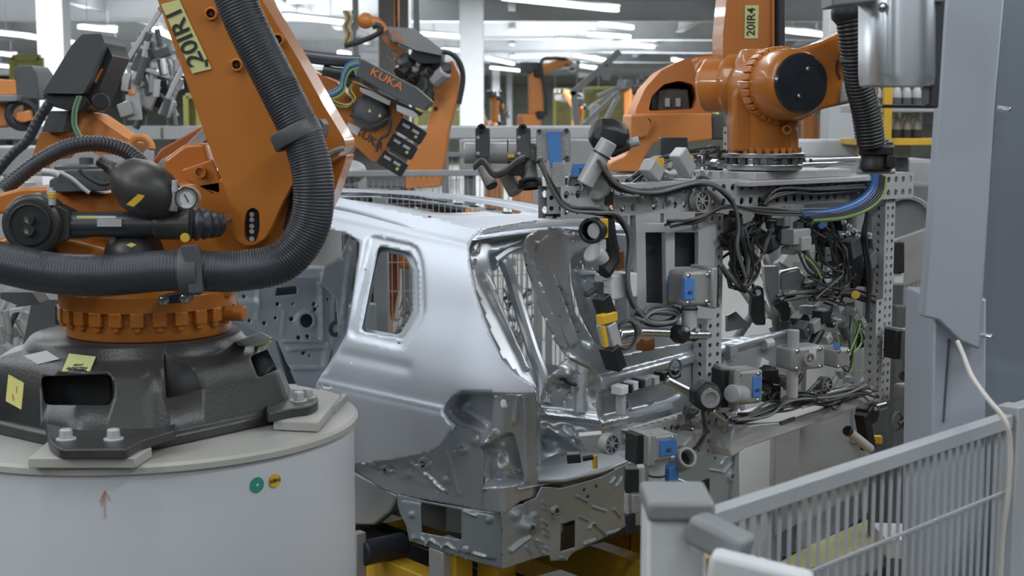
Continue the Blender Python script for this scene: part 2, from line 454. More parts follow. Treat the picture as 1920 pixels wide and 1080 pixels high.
# supporting columns
def column(x, w, Y, lab, m='white', y0=None):
    p = P(x, 240, Y); w = S(w, Y)
    mb = MB(m, 'midgrey'); mb.box((p.x, Y, Zc/2), w, w, Zc)
    mb.m(1).box((p.x, Y, .15), w*1.25, w*1.25, .3)
    tag(mb.build('support_column', bevel=.01), lab, 'column', 'support columns of the hall')
column(885, 44, 30, 'bright white square column behind the bent orange arm')
column(742, 56, 24, 'grey square column behind the grey cabinet robot', 'alupaint')
column(108, 48, 26, 'white column at the left behind the dark cabinet robot')
column(930, 14, 84, 'thin far column just right of the bright white column')
column(955, 10, 88, 'thinnest far column left of the far orange robot')
column(1575, 62, 16, 'pale column behind the black vertical hose')
# brown pipe on column, white vertical pipes
tag(MB('copper').cyl(P(746, 60, 23.2)+V((-.02, 0, -2)), P(746, 60, 23.2)+V((-.02, 0, 2.0)), .04).build('pipe'), 'thin brown vertical pipe on the grey square column', 'pipe')
for x, lab in ((667, 'thin white drop pipe above the orange wrist ball'), (781, 'thin white drop pipe right of the grey column')):
    p = P(x, 50, 20); tag(MB('white').cyl((p.x, 20, 3.1), (p.x, 20, Zc), .045).build('drop_pipe'), lab, 'pipe')
# low machines, bins and barriers in the middle distance
def mbox(x0, x1, y0, y1, Y, d, m, name, lab, cat, extra=None, bev=.02):
    a, b = P(x0, y0, Y), P(x1, y1, Y); z0 = min(a.z, b.z); z1 = max(a.z, b.z)
    mb = MB(m, 'midgrey', 'yellow', 'darkpanel')
    mb.box(((a.x+b.x)/2, Y+d/2, (z0+z1)/2), abs(b.x-a.x), d, z1-z0)
    mb.m(1)
    for xx in (a.x+.05*(b.x-a.x), a.x+.95*(b.x-a.x)):
        if z0 > .1: mb.box((xx, Y+.15, z0/2), .1, .1, z0); mb.box((xx, Y+d-.15, z0/2), .1, .1, z0)
    if extra: extra(mb, a, b)
    return tag(mb.build(name, bevel=bev), lab, cat)
def slots(mb, a, b):
    mb.m(1)
    n = max(3, int(abs(b.x-a.x)/.5))
    for i in range(n):
        x = a.x+(b.x-a.x)*(i+.5)/n; mb.box((x, a.y-.01, (a.z+b.z)/2), .03, .03, abs(a.z-b.z)*.8)
mbox(-60, 345, 236, 262, 17, 1.2, 'white', 'conveyor_housing', 'long white low machine housing behind the left robots', 'machine', slots)
mbox(-60, 240, 276, 330, 13, 1.0, 'alupaint', 'conveyor_housing', 'grey machine housing low at the left behind the black corrugated hose', 'machine', slots)
mbox(560, 1215, 236, 262, 14.5, 1.0, 'white', 'conveyor_housing', 'long white machine housing behind the fence above the car roof', 'machine')
mbox(862, 1190, 262, 330, 13.6, .8, 'alupaint', 'conveyor_housing', 'pale grey machine front below the long white housing', 'machine', slots)
mbox(640, 765, 250, 352, 15.5, 1.0, 'alupaint', 'machine_cabinet', 'pale cabinet behind the fence under the black connector boxes', 'cabinet')
mbox(1495, 1712, 262, 296, 11, .5, 'white', 'white_beam_cover', 'white box beam behind the right robot wrist and black hose', 'machine')
mbox(1500, 1765, 300, 345, 12.5, 1.0, 'alupaint', 'machine_cabinet', 'grey machine cabinet low behind the black hose collar', 'cabinet')
mbox(1500, 1790, 345, 620, 11.5, .6, 'midgrey', 'machine_cabinet', 'dim grey cabinet seen through the gripper frame', 'cabinet')
# guards
def guard(x0, x1, y0, y1, Y, lab, m='olive'):
    a, b = P(x0, y0, Y), P(x1, y1, Y)
    t = thing('machine_guard', ((a.x+b.x)/2, Y, min(a.z, b.z)), lab, 'guard')
    MB(m).box(((a.x+b.x)/2, Y, (a.z+b.z)/2), abs(a.x-b.x), .04, abs(a.z-b.z)).build('panel', t)
    mb = MB('ylabel')
    for x in (a.x, b.x): mb.box((x, Y-.03, (a.z+b.z)/2), .09, .09, abs(a.z-b.z))
    mb.box(((a.x+b.x)/2, Y-.03, max(a.z, b.z)), abs(a.x-b.x), .09, .09)
    mb.build('frame', t, bevel=.005)
guard(1040, 1072, 168, 236, 40, 'yellow green guard screen behind the far orange robot')
guard(25, 80, 108, 185, 21, 'yellow framed guard screen behind the leftmost dark cabinet', 'ylabel')
guard(780, 905, 205, 240, 33, 'yellow green guard screen behind the bent orange arm')
guard(350, 375, 180, 240, 25, 'yellow guard screen between gripper and near orange arm')
guard(1095, 1175, 165, 236, 44, 'olive guard screen behind the leaning grey frame')
guard(1235, 1345, 150, 236, 52, 'olive guard screen left of the arm labelled 20IR4')
# wire mesh fences
def fence(p, q, z0, z1, lab, pitch=.05, post_every=2.0, m='fencegrey', posts=True, rail=.04, wr=.0025, cross=.2):
    p, q = V((p[0], p[1], 0)), V((q[0], q[1], 0)); d = (q-p); L = d.length; d.normalize()
    t = thing('wire_fence', (p+q)/2, lab, 'fence')
    n = int(L/pitch); mb = MB(m)
    for i in range(n+1):
        o = p+d*(i*L/n); mb.bar(o+V((0, 0, z0)), o+V((0, 0, z1)), wr*2, wr*2, up=d)
    z = z0+cross*.5
    while z < z1: mb.bar(p+V((0, 0, z)), q+V((0, 0, z)), wr*2, wr*2); z += cross
    mb.build('wire_mesh', t)
    for z in (z0, z1): MB(m).bar(p+V((0, 0, z)), q+V((0, 0, z)), rail, rail).build('rail', t, bevel=.003)
    if posts:
        k = max(1, round(L/post_every))
        for i in range(k+1):
            o = p+d*(i*L/k); MB(m).box(o+V((0, 0, (z1+.03)/2)), .06, .06, z1+.03).build('post', t, bevel=.003)
a = P(625, 330, 9.6); b = P(1010, 330, 9.6)
fence((a.x-.1, 9.6), (b.x, 9.9), .15, P(800, 326, 9.6).z, 'grey wire mesh fence running behind the car roof', .04, 1.4)
a = P(835, 290, 12.5)
fence((a.x, 12.5), (P(1030, 290, 12.5).x, 12.5), .2, P(900, 290, 12.5).z, 'taller grey fence behind the bent orange arm', .06, 1.0)
a = P(440, 420, 11); b = P(680, 420, 11)
fence((a.x, 11), (b.x, 11), .15, 1.95, 'grey wire fence seen through the rear side door opening', .045, 1.2)
fence((P(860, 500, 8.3).x, 8.3), (P(1130, 500, 8.6).x, 8.6), .2, 1.75, 'grey wire fence seen through the open tailgate', .03, .9)
fence((P(1640, 500, 8.0).x, 8.0), (P(1800, 500, 8.0).x, 8.2), .15, 1.75, 'grey wire fence behind the right post of the gripper frame', .03, 1.0)
# machinery dimly seen behind the car through its windows
def heap(name, lab, cat, x0, x1, y0, y1, Y, n, seed, mats=('alucast', 'midgrey', 'dkgrey'), ground=True, d=.5):
    random.seed(seed); a, b = P(x0, y1, Y), P(x1, y0, Y)
    t = thing(name, ((a.x+b.x)/2, Y, 0 if ground else a.z), lab, cat)
    mb = MB(*mats)
    if ground: mb.m(1).box(((a.x+b.x)/2, Y+d/2, a.z/2), min(.14, (b.x-a.x)*.3), .14, max(a.z, .1)).build('stand', t, bevel=.01); mb = MB(*mats)
    for i in range(n):
        mb.m(random.randrange(len(mats)))
        c = V((random.uniform(a.x, b.x), Y+random.uniform(0, d), random.uniform(a.z, b.z))); w = b.x-a.x
        R = Matrix.Rotation(random.uniform(-.7, .7), 3, 'Y') @ Matrix.Rotation(random.uniform(-.5, .5), 3, 'Z')
        if random.random() < .5: mb.box(c, random.uniform(.05, .3)*w, random.uniform(.05, .15), random.uniform(.04, .2)*w, R=R)
        else: dd = R@V((0, 0, random.uniform(.1, .3)*w)); mb.cyl(c-dd, c+dd, random.uniform(.02, .06)*w, n=12)
    mb.build('fixture_body', t, bevel=.002)
    return t
heap('clamping_fixture', 'grey clamping fixture seen through the open tailgate behind the fence', 'fixture', 940, 1000, 545, 640, 9.2, 34, 3)
heap('clamping_fixture', 'low grey fixture seen through the rear side window at its right', 'fixture', 740, 790, 560, 650, 9.4, 26, 4)
heap('stored_panels', 'blurred grey parts behind the left robot at the left edge', 'fixture', -20, 90, 570, 680, 8.4, 30, 5, ('alupaint', 'alucast', 'dkgrey'))
heap('clamping_fixture', 'silver fixture behind the right robot base and gripper valves', 'fixture', 1390, 1600, 470, 640, 7.6, 40, 6, ('alucast', 'alupaint', 'midgrey'))
# pedestals at right: jars in a rack
def jar(p, r, h):
    t = thing('canister', p, 'silver domed canister standing in the row right of the black hose', 'canister', 'silver canisters in two rows right of the black hose')
    MB('alupaint').lathe(p, (0, 0, 1), [(r*.9, 0), (r, .02), (r, h*.6), (r*.8, h*.8), (r*.45, h*.93), (r*.4, h)], 20).build('canister_body', t)
    MB('dkgrey').lathe(p, (0, 0, 1), [(r*1.05, .0), (r*1.08, h*.05), (r*1.08, h*.36), (r*1.02, h*.38)], 20).build('sleeve', t)
tk = thing('canister_rack', P(1700, 262, 10.6)*1.0, 'grey and yellow rack holding two rows of canisters at the right', 'rack')
for zy, h in ((258, 34), (196, 30)):
    q = P(1700, zy, 10.6); mb = MB('yellow' if zy > 200 else 'alupaint', 'alupaint'); mb.box((q.x, 10.75, q.z-.03), S(200, 10.6), .5, .05); mb.build('shelf', tk, bevel=.004)
    for i in range(6):
        x = 1634+i*19; c = P(x, zy, 10.6); jar(V((c.x, 10.75, q.z-.004)), S(9, 10.6), S(h+8, 10.6))
for x in (1618, 1662): 
    q = P(x, 262, 10.5); MB('yellow').box((q.x, 10.5, 2.45), .06, .06, .6).build('post', tk, bevel=.004); MB('midgrey').box((q.x, 10.5, 1.08), .06, .06, 2.15).build('post_foot', tk, bevel=.004)
# leaning lattice frame
def lattice():
    Y = 22; t = thing('lattice_fixture', P(1120, 236, Y), 'leaning pale grey steel frame with struts in the middle distance', 'frame')
    def b(x0, y0, x1, y1, w, n='beam', dy=0):
        MB('white').bar(P(x0, y0, Y+dy), P(x1, y1, Y+dy), S(w, Y), S(w, Y)).build(n, t, bevel=.01)
    b(1070, 178, 1162, 96, 12); b(1075, 170, 1082, 240, 12); b(1088, 240, 1160, 172, 8); b(1120, 180, 1166, 160, 7, dy=1); b(1128, 240, 1160, 180, 9, dy=1)
    for x_ in (1082, 1128): q_ = P(x_, 240, Y); MB('alupaint').box((q_.x, Y, q_.z/2), .1, .1, q_.z).build('leg', t)
    b(1112, 240, 1116, 196, 16, dy=.6); b(1140, 120, 1138, 150, 12, 'bracket'); b(1128, 142, 1144, 132, 18, 'bracket'); b(1095, 172, 1110, 168, 7, 'bracket')
    b(1150, 100, 1140, 150, 6, 'strut'); b(1100, 205, 1150, 172, 6, 'strut', 1)
lattice()
# grey pipes and round machine at the right
t = thing('cable_reel', P(1702, 500, 7.4)*1.0, 'round grey drum guard behind the right post of the gripper frame', 'drum')
c = P(1700, 418, 7.2)
MB('midgrey', 'dkgrey').ring(c, (-.35, -1, .1), S(52, 7.2), S(44, 7.2), .1).build('rim', t)
mb = MB('alupaint')
for i in range(20): x = -44+i*4.5; hh = math.sqrt(max(0, 46*46-x*x)); mb.bar(c+V((S(x, 7.2), .03, -S(hh, 7.2))), c+V((S(x, 7.2), .03, S(hh, 7.2))), .006, .006, up=V((1, 0, 0)))
mb.build('grille', t)
MB('dkgrey').box((c.x, 7.5, c.z/2-.1), .12, .12, c.z-.2).build('stand', t)
t2 = thing('sheet_metal_guard', P(1700, 540, 6.9), 'bare silver angled sheet guard behind the right post of the gripper frame', 'guard')
MB('alucast').slab([(1672, 452), (1742, 428), (1742, 520), (1700, 536), (1672, 536)], 6.9, .05).build('guard_panel', t2, bevel=.004)
MB('black').slab([(1674, 454), (1696, 454), (1696, 512), (1674, 512)], 6.6, .08).build('dark_block', t2, bevel=.004)
MB('white').slab([(1676, 512), (1694, 512), (1694, 532), (1676, 532)], 6.62, .08).build('white_block', t2, bevel=.004)
MB('dkgrey').box((P(1700, 540, 6.95).x, 6.98, .75), .1, .1, 1.5).build('stand', t2)
# ================================================================== THE CAR BODY (car frame: s forward, t to the right, z up)
O = P(945, 1068, 5.3); FW = V((-.643, .766, 0)); RT = V((.766, .643, 0)); UP = V((0, 0, 1))
def car(s, t, z): return O+FW*s+RT*t+UP*z
def interp(kn, x):
    if x <= kn[0][0]: return kn[0][1]+(x-kn[0][0])*(kn[1][1]-kn[0][1])/(kn[1][0]-kn[0][0])
    for i in range(len(kn)-1):
        if x <= kn[i+1][0]:
            a, b = kn[i], kn[i+1]; p = kn[i-1] if i else a; q = kn[i+2] if i+2 < len(kn) else b
            h = b[0]-a[0]; u = (x-a[0])/h
            m0 = (b[1]-p[1])/(b[0]-p[0])*h if p is not a else (b[1]-a[1]); m1 = (q[1]-a[1])/(q[0]-a[0])*h if q is not b else (b[1]-a[1])
            return (2*u**3-3*u*u+1)*a[1]+(u**3-2*u*u+u)*m0+(-2*u**3+3*u*u)*b[1]+(u**3-u*u)*m1
    a, b = kn[-2], kn[-1]; return b[1]+(x-b[0])*(b[1]-a[1])/(b[0]-a[0])
PROF = [(0, .03), (.2, -.01), (.42, -.05), (.56, -.065), (.68, -.045), (.80, .0), (.95, .07), (1.1, .14), (1.2, .21), (1.3, .29)]
def tside(s, z): return interp(PROF, z)+.55*max(0, .30-s)**2
def onside(x, y, tf=tside):
    t = .05
    for _ in range(9):
        p = PL(x, y, car(0, t, 0), RT); r = p-O; t = t*.3+.7*tf(r.dot(FW), r.z)
    p = PL(x, y, car(0, t, 0), RT); return p
def onrear(x, y, sf):
    s = .05
    for _ in range(9):
        p = PL(x, y, car(s, 0, 0), FW); r = p-O; s = s*.3+.7*sf(r.dot(RT), r.z)
    return PL(x, y, car(s, 0, 0), FW)
body = thing('car_body', O+FW*1.2+RT*.7-UP*.1, 'bare silver unpainted car body shell, rear end facing the camera', 'car body')
# outer quarter panel with side window and belt crease
quarter = [(596, 366), (629, 369), (700, 384), (800, 404), (870, 420), (904, 430), (886, 448), (880, 466), (881, 492), (893, 553), (910, 602), (924, 639), (941, 674), (965, 700), (990, 715), (1002, 722), (1003, 736),
           (975, 740), (941, 738), (900, 735), (868, 732), (850, 742), (837, 756), (833, 772), (842, 786), (854, 799), (842, 822), (820, 844), (790, 853), (740, 862), (700, 868), (660, 872), (618, 872), (600, 800), (596, 722), (604, 698), (625, 664), (646, 628), (660, 550), (670, 480), (672, 457), (665, 447), (650, 438), (600, 428)]
winhole = rpoly([(706, 461), (765, 474), (779, 505), (780, 591), (753, 636), (673, 621)], 9)
recess = rpoly([(690, 441), (782, 461), (793, 500), (796, 590), (757, 655), (648, 629)], 16)
bumps = [('p', recess, 5.0, -.012), ('s', (560, 712), (845, 776), 9, .012), ('l', (560, 706), (840, 768), 5, .006), ('s', (560, 372), (910, 438), 5, .0),
         ('l', (640, 664), (760, 690), 12, -.006), ('l', (600, 400), (905, 466), 6, .004), ('p', rpoly([(600, 436), (674, 452), (672, 480), (650, 630), (612, 700), (580, 700)], 8), 5, -.010)]
panel('quarter_panel', ('skin',), quarter, onside, 6, body, [winhole], bumps, -RT, .003, ang=60)
# window frame inner lip and inner skin
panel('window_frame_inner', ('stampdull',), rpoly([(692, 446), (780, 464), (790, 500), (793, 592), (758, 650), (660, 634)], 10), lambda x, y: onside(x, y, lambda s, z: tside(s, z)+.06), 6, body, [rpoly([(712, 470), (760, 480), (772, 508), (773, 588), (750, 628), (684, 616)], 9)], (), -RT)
# stamped tail section: side wall behind the wheel arch
def tin(s, z): return .05+interp(PROF, z)*.4
low = [(660, 870), (700, 866), (740, 861), (790, 851), (820, 842), (856, 797), (900, 808), (908, 860), (906, 958), (860, 948), (745, 928), (712, 915), (700, 905), (680, 893), (664, 880)]
lb = [('d', 870, 842, 9, .014, 8), ('g', 893, 826, 9, 9, .02), ('d', 797, 870, 11, .014, 8), ('d', 727, 881, 8, .012, 8), ('l', (840, 850), (862, 925), 3, .01), ('l', (775, 868), (838, 922), 3, .012),
      ('g', 770, 888, 8, 7, .02), ('g', 838, 900, 8, 7, .02), ('l', (700, 872), (745, 885), 3, .008), ('l', (750, 900), (835, 925), 4, -.006)]
panel('wheel_arch_rear', ('stamp',), low, lambda x, y: onside(x, y, tin), 4.5, body, [circ(870, 842, 5, 7), circ(797, 870, 5, 6), circ(727, 882, 4, 5)], lb, -RT)
for x, y in ((870, 842), (797, 870), (727, 882)):
    p = onside(x, y, tin); MB('chrome').cyl(p-RT*.01, p-RT*.05-FW*.0, .006, n=8).build('stud', body)
# lower side box with window
def tlow(s, z): return .045-.0*z
sidebox = [(745, 926), (800, 940), (870, 952), (906, 958), (940, 962), (941, 1067), (900, 1056), (830, 1034), (768, 1014), (762, 985), (750, 962), (746, 945)]
bb = [('p', rpoly([(752, 938), (930, 968), (932, 1050), (774, 1008)], 8), 2, .006), ('g', 776, 964, 5, 5, .016), ('g', 778, 1009, 5, 5, .012), ('d', 920, 974, 5, .012, 4), ('d', 876, 1031, 7, .012, 4), ('l', (793, 1007), (803, 1019), 2, .008), ('l', (803, 1019), (812, 1011), 2, .008),
      ('l', (812, 1011), (832, 1027), 2, .008), ('l', (832, 1027), (842, 1019), 2, .008), ('l', (842, 1019), (860, 1033), 2, .008), ('l', (892, 1036), (915, 1043), 2, .01), ('l', (872, 957), (895, 966), 3, .008)]
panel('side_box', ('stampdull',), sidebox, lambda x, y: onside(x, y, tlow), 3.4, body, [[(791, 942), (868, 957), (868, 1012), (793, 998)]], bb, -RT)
p = [onside(x, y, tlow)+RT*.16 for x, y in ((780, 930), (890, 948), (890, 1030), (780, 1008))]
MB('stampdull').prism(p, RT*.01).build('inner_side_box', body)
# tail lamp pocket (deep pressed corner)
def slamp(t, z): return .02+.10*max(0, (.16-t))+.0
pocket = [(856, 797), (842, 786), (833, 772), (837, 756), (850, 742), (868, 731), (900, 734), (941, 737), (975, 739), (1003, 734), (1008, 760), (1005, 830), (1006, 880), (1012, 905), (1004, 932), (975, 940), (948, 962), (906, 958), (908, 860), (898, 812)]
def mpocket(x, y):
    w = smooth((x-860)/110); a = onside(x, y, lambda s, z: tin(s, z)+.02); b = onrear(x, y, slamp)
    return a.lerp(b, w) if True else a
pk = [('p', rpoly([(862, 742), (925, 742), (921, 800), (925, 812), (862, 790), (845, 770)], 8), 5, -.05), ('g', 868, 765, 10, 10, .03), ('l', (866, 772), (925, 812), 4, .02), ('l', (925, 745), (921, 812), 4, .015),
      ('p', rpoly([(905, 835), (960, 812), (972, 860), (980, 905), (905, 912)], 10), 6, -.06), ('g', 920, 828, 14, 12, .045), ('g', 938, 880, 17, 16, .05), ('g', 965, 888, 8, 8, .02), ('l', (940, 842), (968, 905), 5, .02), ('l', (972, 742), (966, 790), 5, .02),
      ('l', (985, 745), (990, 900), 5, .02), ('l', (925, 812), (905, 835), 5, .02), ('l', (905, 840), (908, 915), 4, .02)]
panel('tail_lamp_pocket', ('stamp',), pocket, mpocket, 3.4, body, [circ(944, 756, 6, 8), circ(968, 887, 3, 4)], pk, (FW*-.6-RT*.8).normalized())
# rear panel
def srear(t, z): return -.03+.10*(t-.65)**2/.42-.02
rear = [(940, 960), (975, 945), (1004, 933), (1014, 912), (1050, 915), (1090, 905), (1130, 893), (1176, 868), (1250, 858), (1310, 850), (1345, 848), (1384, 846), (1386, 940), (1384, 952), (1300, 985), (1176, 985), (1110, 1020), (1075, 1036), (1062, 1050), (1032, 1052), (1028, 1040), (1000, 1048), (941, 1068)]
rb = [('g', 986, 985, 15, 13, .05), ('d', 1041, 957, 8, .012, 5), ('l', (957, 1032), (990, 1005), 3, .016), ('l', (985, 960), (975, 938), 3, .01), ('g', 965, 965, 8, 8, .02), ('g', 1000, 965, 6, 4, .014)]
random.seed(11)
for i in range(9):
    x = 1001+random.random()*30; y = 940+i*12; rb.append(('l', (x, y), (x+10, y+7), 2.2, .008))
for (x0, y0, x1, y1) in ((1000, 1010, 1012, 1035), (985, 1025, 995, 1038), (1050, 1045, 1065, 1052), (1085, 968, 1100, 976), (1104, 990, 1112, 982), (1112, 982, 1135, 1003), (1140, 1000, 1168, 992), (1150, 955, 1162, 970), (1144, 905, 1152, 895), (1153, 912, 1165, 895), (1110, 950, 1135, 958), (1080, 930, 1100, 940), (1054, 978, 1066, 985), (1095, 1020, 1115, 1012),
                         (1350, 870, 1362, 855), (1355, 885, 1370, 868), (1378, 862, 1380, 880), (1278, 900, 1300, 915), (1330, 880, 1350, 884)): rb.append(('l', (x0, y0), (x1, y1), 2.0, .009))
rb += [('g', 1367, 892, 8, 10, .03), ('d', 1373, 858, 5, .01, 3)]
panel('rear_panel', ('stampdull',), rear, lambda x, y: onrear(x, y, srear), 3.4, body, [circ(986, 987, 5, 7), [(1052, 982), (1078, 975), (1078, 1026), (1050, 1034)], circ(1041, 957, 4, 5), [(1314, 902), (1330, 896), (1330, 934), (1312, 938)], circ(1367, 892, 4, 5), circ(1373, 858, 4, 5), circ(1095, 918, 2.5, 3), circ(1118, 912, 2.5, 3), circ(1102, 931, 2.5, 3), circ(1340, 860, 2, 3)], rb, -FW)
p = [onrear(x, y, srear)+FW*.14 for x, y in ((1030, 960), (1100, 940), (1100, 1010), (1040, 1040))]
MB('stampdull').prism(p, FW*.01).build('inner_rear_panel', body)
p = [onrear(x, y, srear)+FW*.14 for x, y in ((1300, 890), (1345, 880), (1345, 935), (1300, 945))]
MB('stampdull').prism(p, FW*.01).build('inner_rear_panel', body)
# rake of the tailgate opening
def srake(t, z): return interp([(0, .05), (.3, .04), (.52, .03), (.65, .12), (.9, .36), (1.1, .53), (1.25, .58)], z)+.04
dp = [(904, 430), (886, 448), (880, 466), (881, 492), (893, 553), (910, 602), (924, 639), (941, 674), (965, 700), (1000, 735), (1003, 905), (1014, 908), (1012, 780), (1006, 726), (1000, 706), (985, 675), (965, 635), (945, 585), (925, 525), (918, 490), (924, 476), (938, 470), (980, 452), (1020, 440), (1060, 432), (1126, 425), (1126, 402), (1060, 406), (985, 416)]
def mdp(x, y):
    return onrear(x, y, lambda t, z: srake(t, z)+.25*max(0, min(.25, t-.1)))
panel('tailgate_frame', ('stamp',), dp, mdp, 6, body, [circ(896, 463, 4, 10), circ(890, 491, 2.5, 3), circ(948, 442, 2, 2.4), circ(979, 436, 2, 2.4)],
      [('l', (895, 440), (886, 470), 5, .02), ('l', (905, 520), (985, 690), 5, .02), ('l', (925, 455), (1110, 425), 5, -.02), ('l', (905, 436), (1126, 410), 3, .014), ('l', (924, 480), (960, 600), 5, -.02)], -FW)
# inner pillar behind the frame
MB('stamp').tube([onrear(x, y, lambda t, z: srake(t, z)+.22) for x, y in ((922, 500), (928, 480), (950, 500), (975, 580), (1000, 660), (1018, 710), (1022, 760))], .028, 10).build('inner_pillar', body)
MB('stamp').tube([onrear(x, y, lambda t, z: srake(t, z)+.16) for x, y in ((925, 488), (960, 466), (1020, 452), (1126, 436))], .022, 8).build('inner_header', body)
# roof with sunroof opening
ZR = [(.55, 1.225), (.7, 1.245), (1.0, 1.28), (1.5, 1.325), (2.2, 1.345), (3.0, 1.33), (3.4, 1.26)]
TW = .26
def roofz(s, t): u = (t-.78)/.55; return interp(ZR, s)-.035*u*u-.03*max(0, abs(u)-.9)
rt_out = rpoly([(.62, .225), (.60, .5), (.60, 1.05), (.62, 1.36), (1.4, 1.37), (2.4, 1.36), (3.3, 1.30), (3.35, .8), (3.3, .33), (2.4, .31), (1.4, .285)], .05, 3)
rt_hole = rpoly([(1.2, .56), (1.10, .66), (1.09, 1.0), (1.2, 1.12), (2.4, 1.12), (2.4, .56)], .1, 4)
panel('roof', ('skin',), rt_out, lambda s, t: car(s, t, roofz(s, t)), .05, body, [rt_hole],
      [('p', rpoly([(1.14, .50), (1.03, .62), (1.02, 1.03), (1.14, 1.18), (2.48, 1.18), (2.48, .50)], .1), .02, -.014), ('l', (.7, .30), (3.2, .37), .012, -.008), ('l', (.6, 1.31), (3.3, 1.29), .012, -.012), ('l', (.75, .3), (.75, 1.25), .03, .006)], UP, .003, ang=70)
inner = rpoly([(1.16, .45), (1.1, .58), (1.09, .92), (1.18, 1.08), (2.45, 1.08), (2.45, .45)], .1, 4)
panel('sunroof_frame', ('stamp',), rt_hole, lambda s, t: car(s, t, roofz(s, t)-.035), .06, body, [rpoly([(1.35, .68), (1.3, .74), (1.3, .95), (1.35, 1.0), (2.3, 1.0), (2.3, .68)], .08, 3)], [('l', (1.25, .62), (2.3, .62), .02, .01)], UP)
for i in range(9): MB('ink').box(car(1.25+i*.13, 1.06, roofz(1.25+i*.13, 1.06)-.028), .05, .02, .006, u=FW, v=RT, w=UP).build('sunroof_slot', body)
# roof side rails
for side in (0, 1):
    rt_ = lambda s: 1.345 if side else interp([(.6, .23), (1.4, .29), (2.4, .315), (3.3, .33)], s)
    MB('skin').tube([car(s, rt_(s), roofz(s, rt_(s))+.004) for s in (.64, 1.0, 1.5, 2.0, 2.6, 3.2)], .013, 10, step=.06).build('roof_rail', body)
# far side of the body and floor, bulkhead, pillars
far = rpoly([(.05, .35), (.55, .35), (3.2, .35), (3.25, .62), (.0, .62)], .02)
def fside(s, z): return car(s, 1.40-interp(PROF, z)*1.0, z)
panel('far_side_wall', ('stampdull',), [(.05, -.02), (2.9, -.02), (2.9, .40), (.06, .50)], fside, .07, body, [], [('l', (.4, .3), (3.1, .3), .03, .02), ('g', 1.2, .3, .2, .2, .05)], RT)
for s0, s1 in ((.05, .2),):
    MB('stamp').prism([fside(s0, .4), fside(s1, .4), fside(s1+(.4 if s0 < .3 else 0), 1.16), fside(s0+(.45 if s0 < .3 else 0), 1.16)], -RT*.05).build('far_pillar', body, bevel=.01)
MB('stamp').prism([fside(.5, 1.12), fside(3.2, 1.14), fside(3.2, 1.2), fside(.5, 1.2)], -RT*.05).build('far_roof_side', body, bevel=.01)
flr = [(-.0, .08), (2.8, .05), (2.8, 1.35), (-.0, 1.3)]
panel('floor_pan', ('stampdull',), flr, lambda s, t: car(s, t, .30+.06*smooth((s-.5)/.3)), .05, body, [], [('g', .3, .5, .12, .16, .05), ('g', .35, .95, .1, .1, -.05), ('l', (.1, .3), (.9, .3), .03, .02), ('l', (.1, 1.1), (.9, 1.1), .03, .02), ('d', .7, .6, .12, .05, .05), ('d', .7, .9, .1, .05, .05)], UP)
# wheel house and tower seen through the opening, right of the lamp pocket
def sd(t, z): return .45
th_ = [(1010, 905), (1008, 800), (1015, 740), (1022, 712), (1050, 680), (1085, 660), (1120, 672), (1140, 760), (1175, 800), (1180, 860), (1140, 885), (1060, 912)]
tb = [('g', 1050, 700, 14, 10, .05), ('l', (1090, 680), (1085, 770), 6, .04), ('g', 1055, 810, 12, 10, .06), ('g', 1085, 820, 10, 9, .05), ('l', (1015, 775), (1150, 790), 6, .03), ('g', 1030, 830, 10, 14, -.05), ('l', (1020, 800), (1080, 840), 5, .03), ('l', (1040, 870), (1150, 860), 6, .02), ('g', 1110, 730, 12, 20, -.04)]
panel('wheel_house', ('stamp',), th_, lambda x, y: onrear(x, y, lambda t, z: .35-.25*max(0, .8-z)), 4.6, body,
      [circ(1025, 727, 4, 7), circ(1031, 737, 2.5, 3), circ(1047, 728, 2, 2), circ(1067, 740, 3, 4.5), circ(1058, 755, 3.5, 5), circ(1078, 700, 3, 4), circ(1055, 806, 5, 7), circ(1086, 818, 5, 6), circ(1100, 835, 2.5, 3), circ(1116, 760, 3, 4)], tb, -FW)
MB('cable').tube([onrear(x, y, lambda t, z: .28) for x, y in ((1052, 712), (1056, 708), (1062, 716), (1080, 722))], .008, 8).build('hook', body)
# sill plate of the boot
MB('stamp').prism([onrear(x, y, srear) for x, y in ((1012, 905), (1060, 905), (1130, 888), (1180, 868))]+[onrear(x, y, srear)+FW*.12 for x, y in ((1180, 860), (1130, 878), (1060, 890), (1012, 890))], UP*.012).build('boot_sill', body, bevel=.004)
# front part of the body seen behind the robot: pressed bulkhead with many holes
def sfr(t, z): return 2.05
blk = [(425, 535), (470, 520), (555, 500), (640, 500), (655, 520), (650, 560), (640, 632), (620, 660), (605, 712), (596, 730), (560, 730), (520, 640), (430, 600)]
hl = [circ(x, y, r, r*1.15, 10) for x, y, r in ((457, 556, 3.5), (520, 570, 3.5), (549, 570, 2.2), (588, 570, 3.5), (590, 580, 3.5), (516, 596, 3), (495, 606, 3.5), (467, 601, 3.2), (546, 598, 4), (559, 633, 3.8), (576, 631, 3.8), (568, 662, 3.5), (580, 667, 2.2), (614, 561, 2.5), (632, 562, 3), (620, 612, 2))]
hl += [circ(572, 601, 12, 13, 18), [(518, 540), (556, 536), (557, 551), (516, 555)], [(628, 584), (638, 584), (638, 602), (627, 602)]]
fb = [('d', 572, 601, 19, .012, 5), ('l', (484, 530), (481, 600), 4, .012), ('l', (600, 530), (602, 635), 4, .02), ('l', (530, 640), (600, 640), 3, .014), ('l', (532, 585), (528, 630), 3, .008), ('l', (540, 655), (606, 650), 4, .02), ('l', (610, 650), (606, 700), 5, .02), ('l', (625, 540), (622, 640), 3, .012), ('l', (540, 690), (600, 690), 4, .015), ('l', (440, 570), (480, 568), 8, .01)]
panel('bulkhead', ('stampdull',), blk, lambda x, y: onrear(x, y, sfr), 4.5, body, hl, fb, -FW)
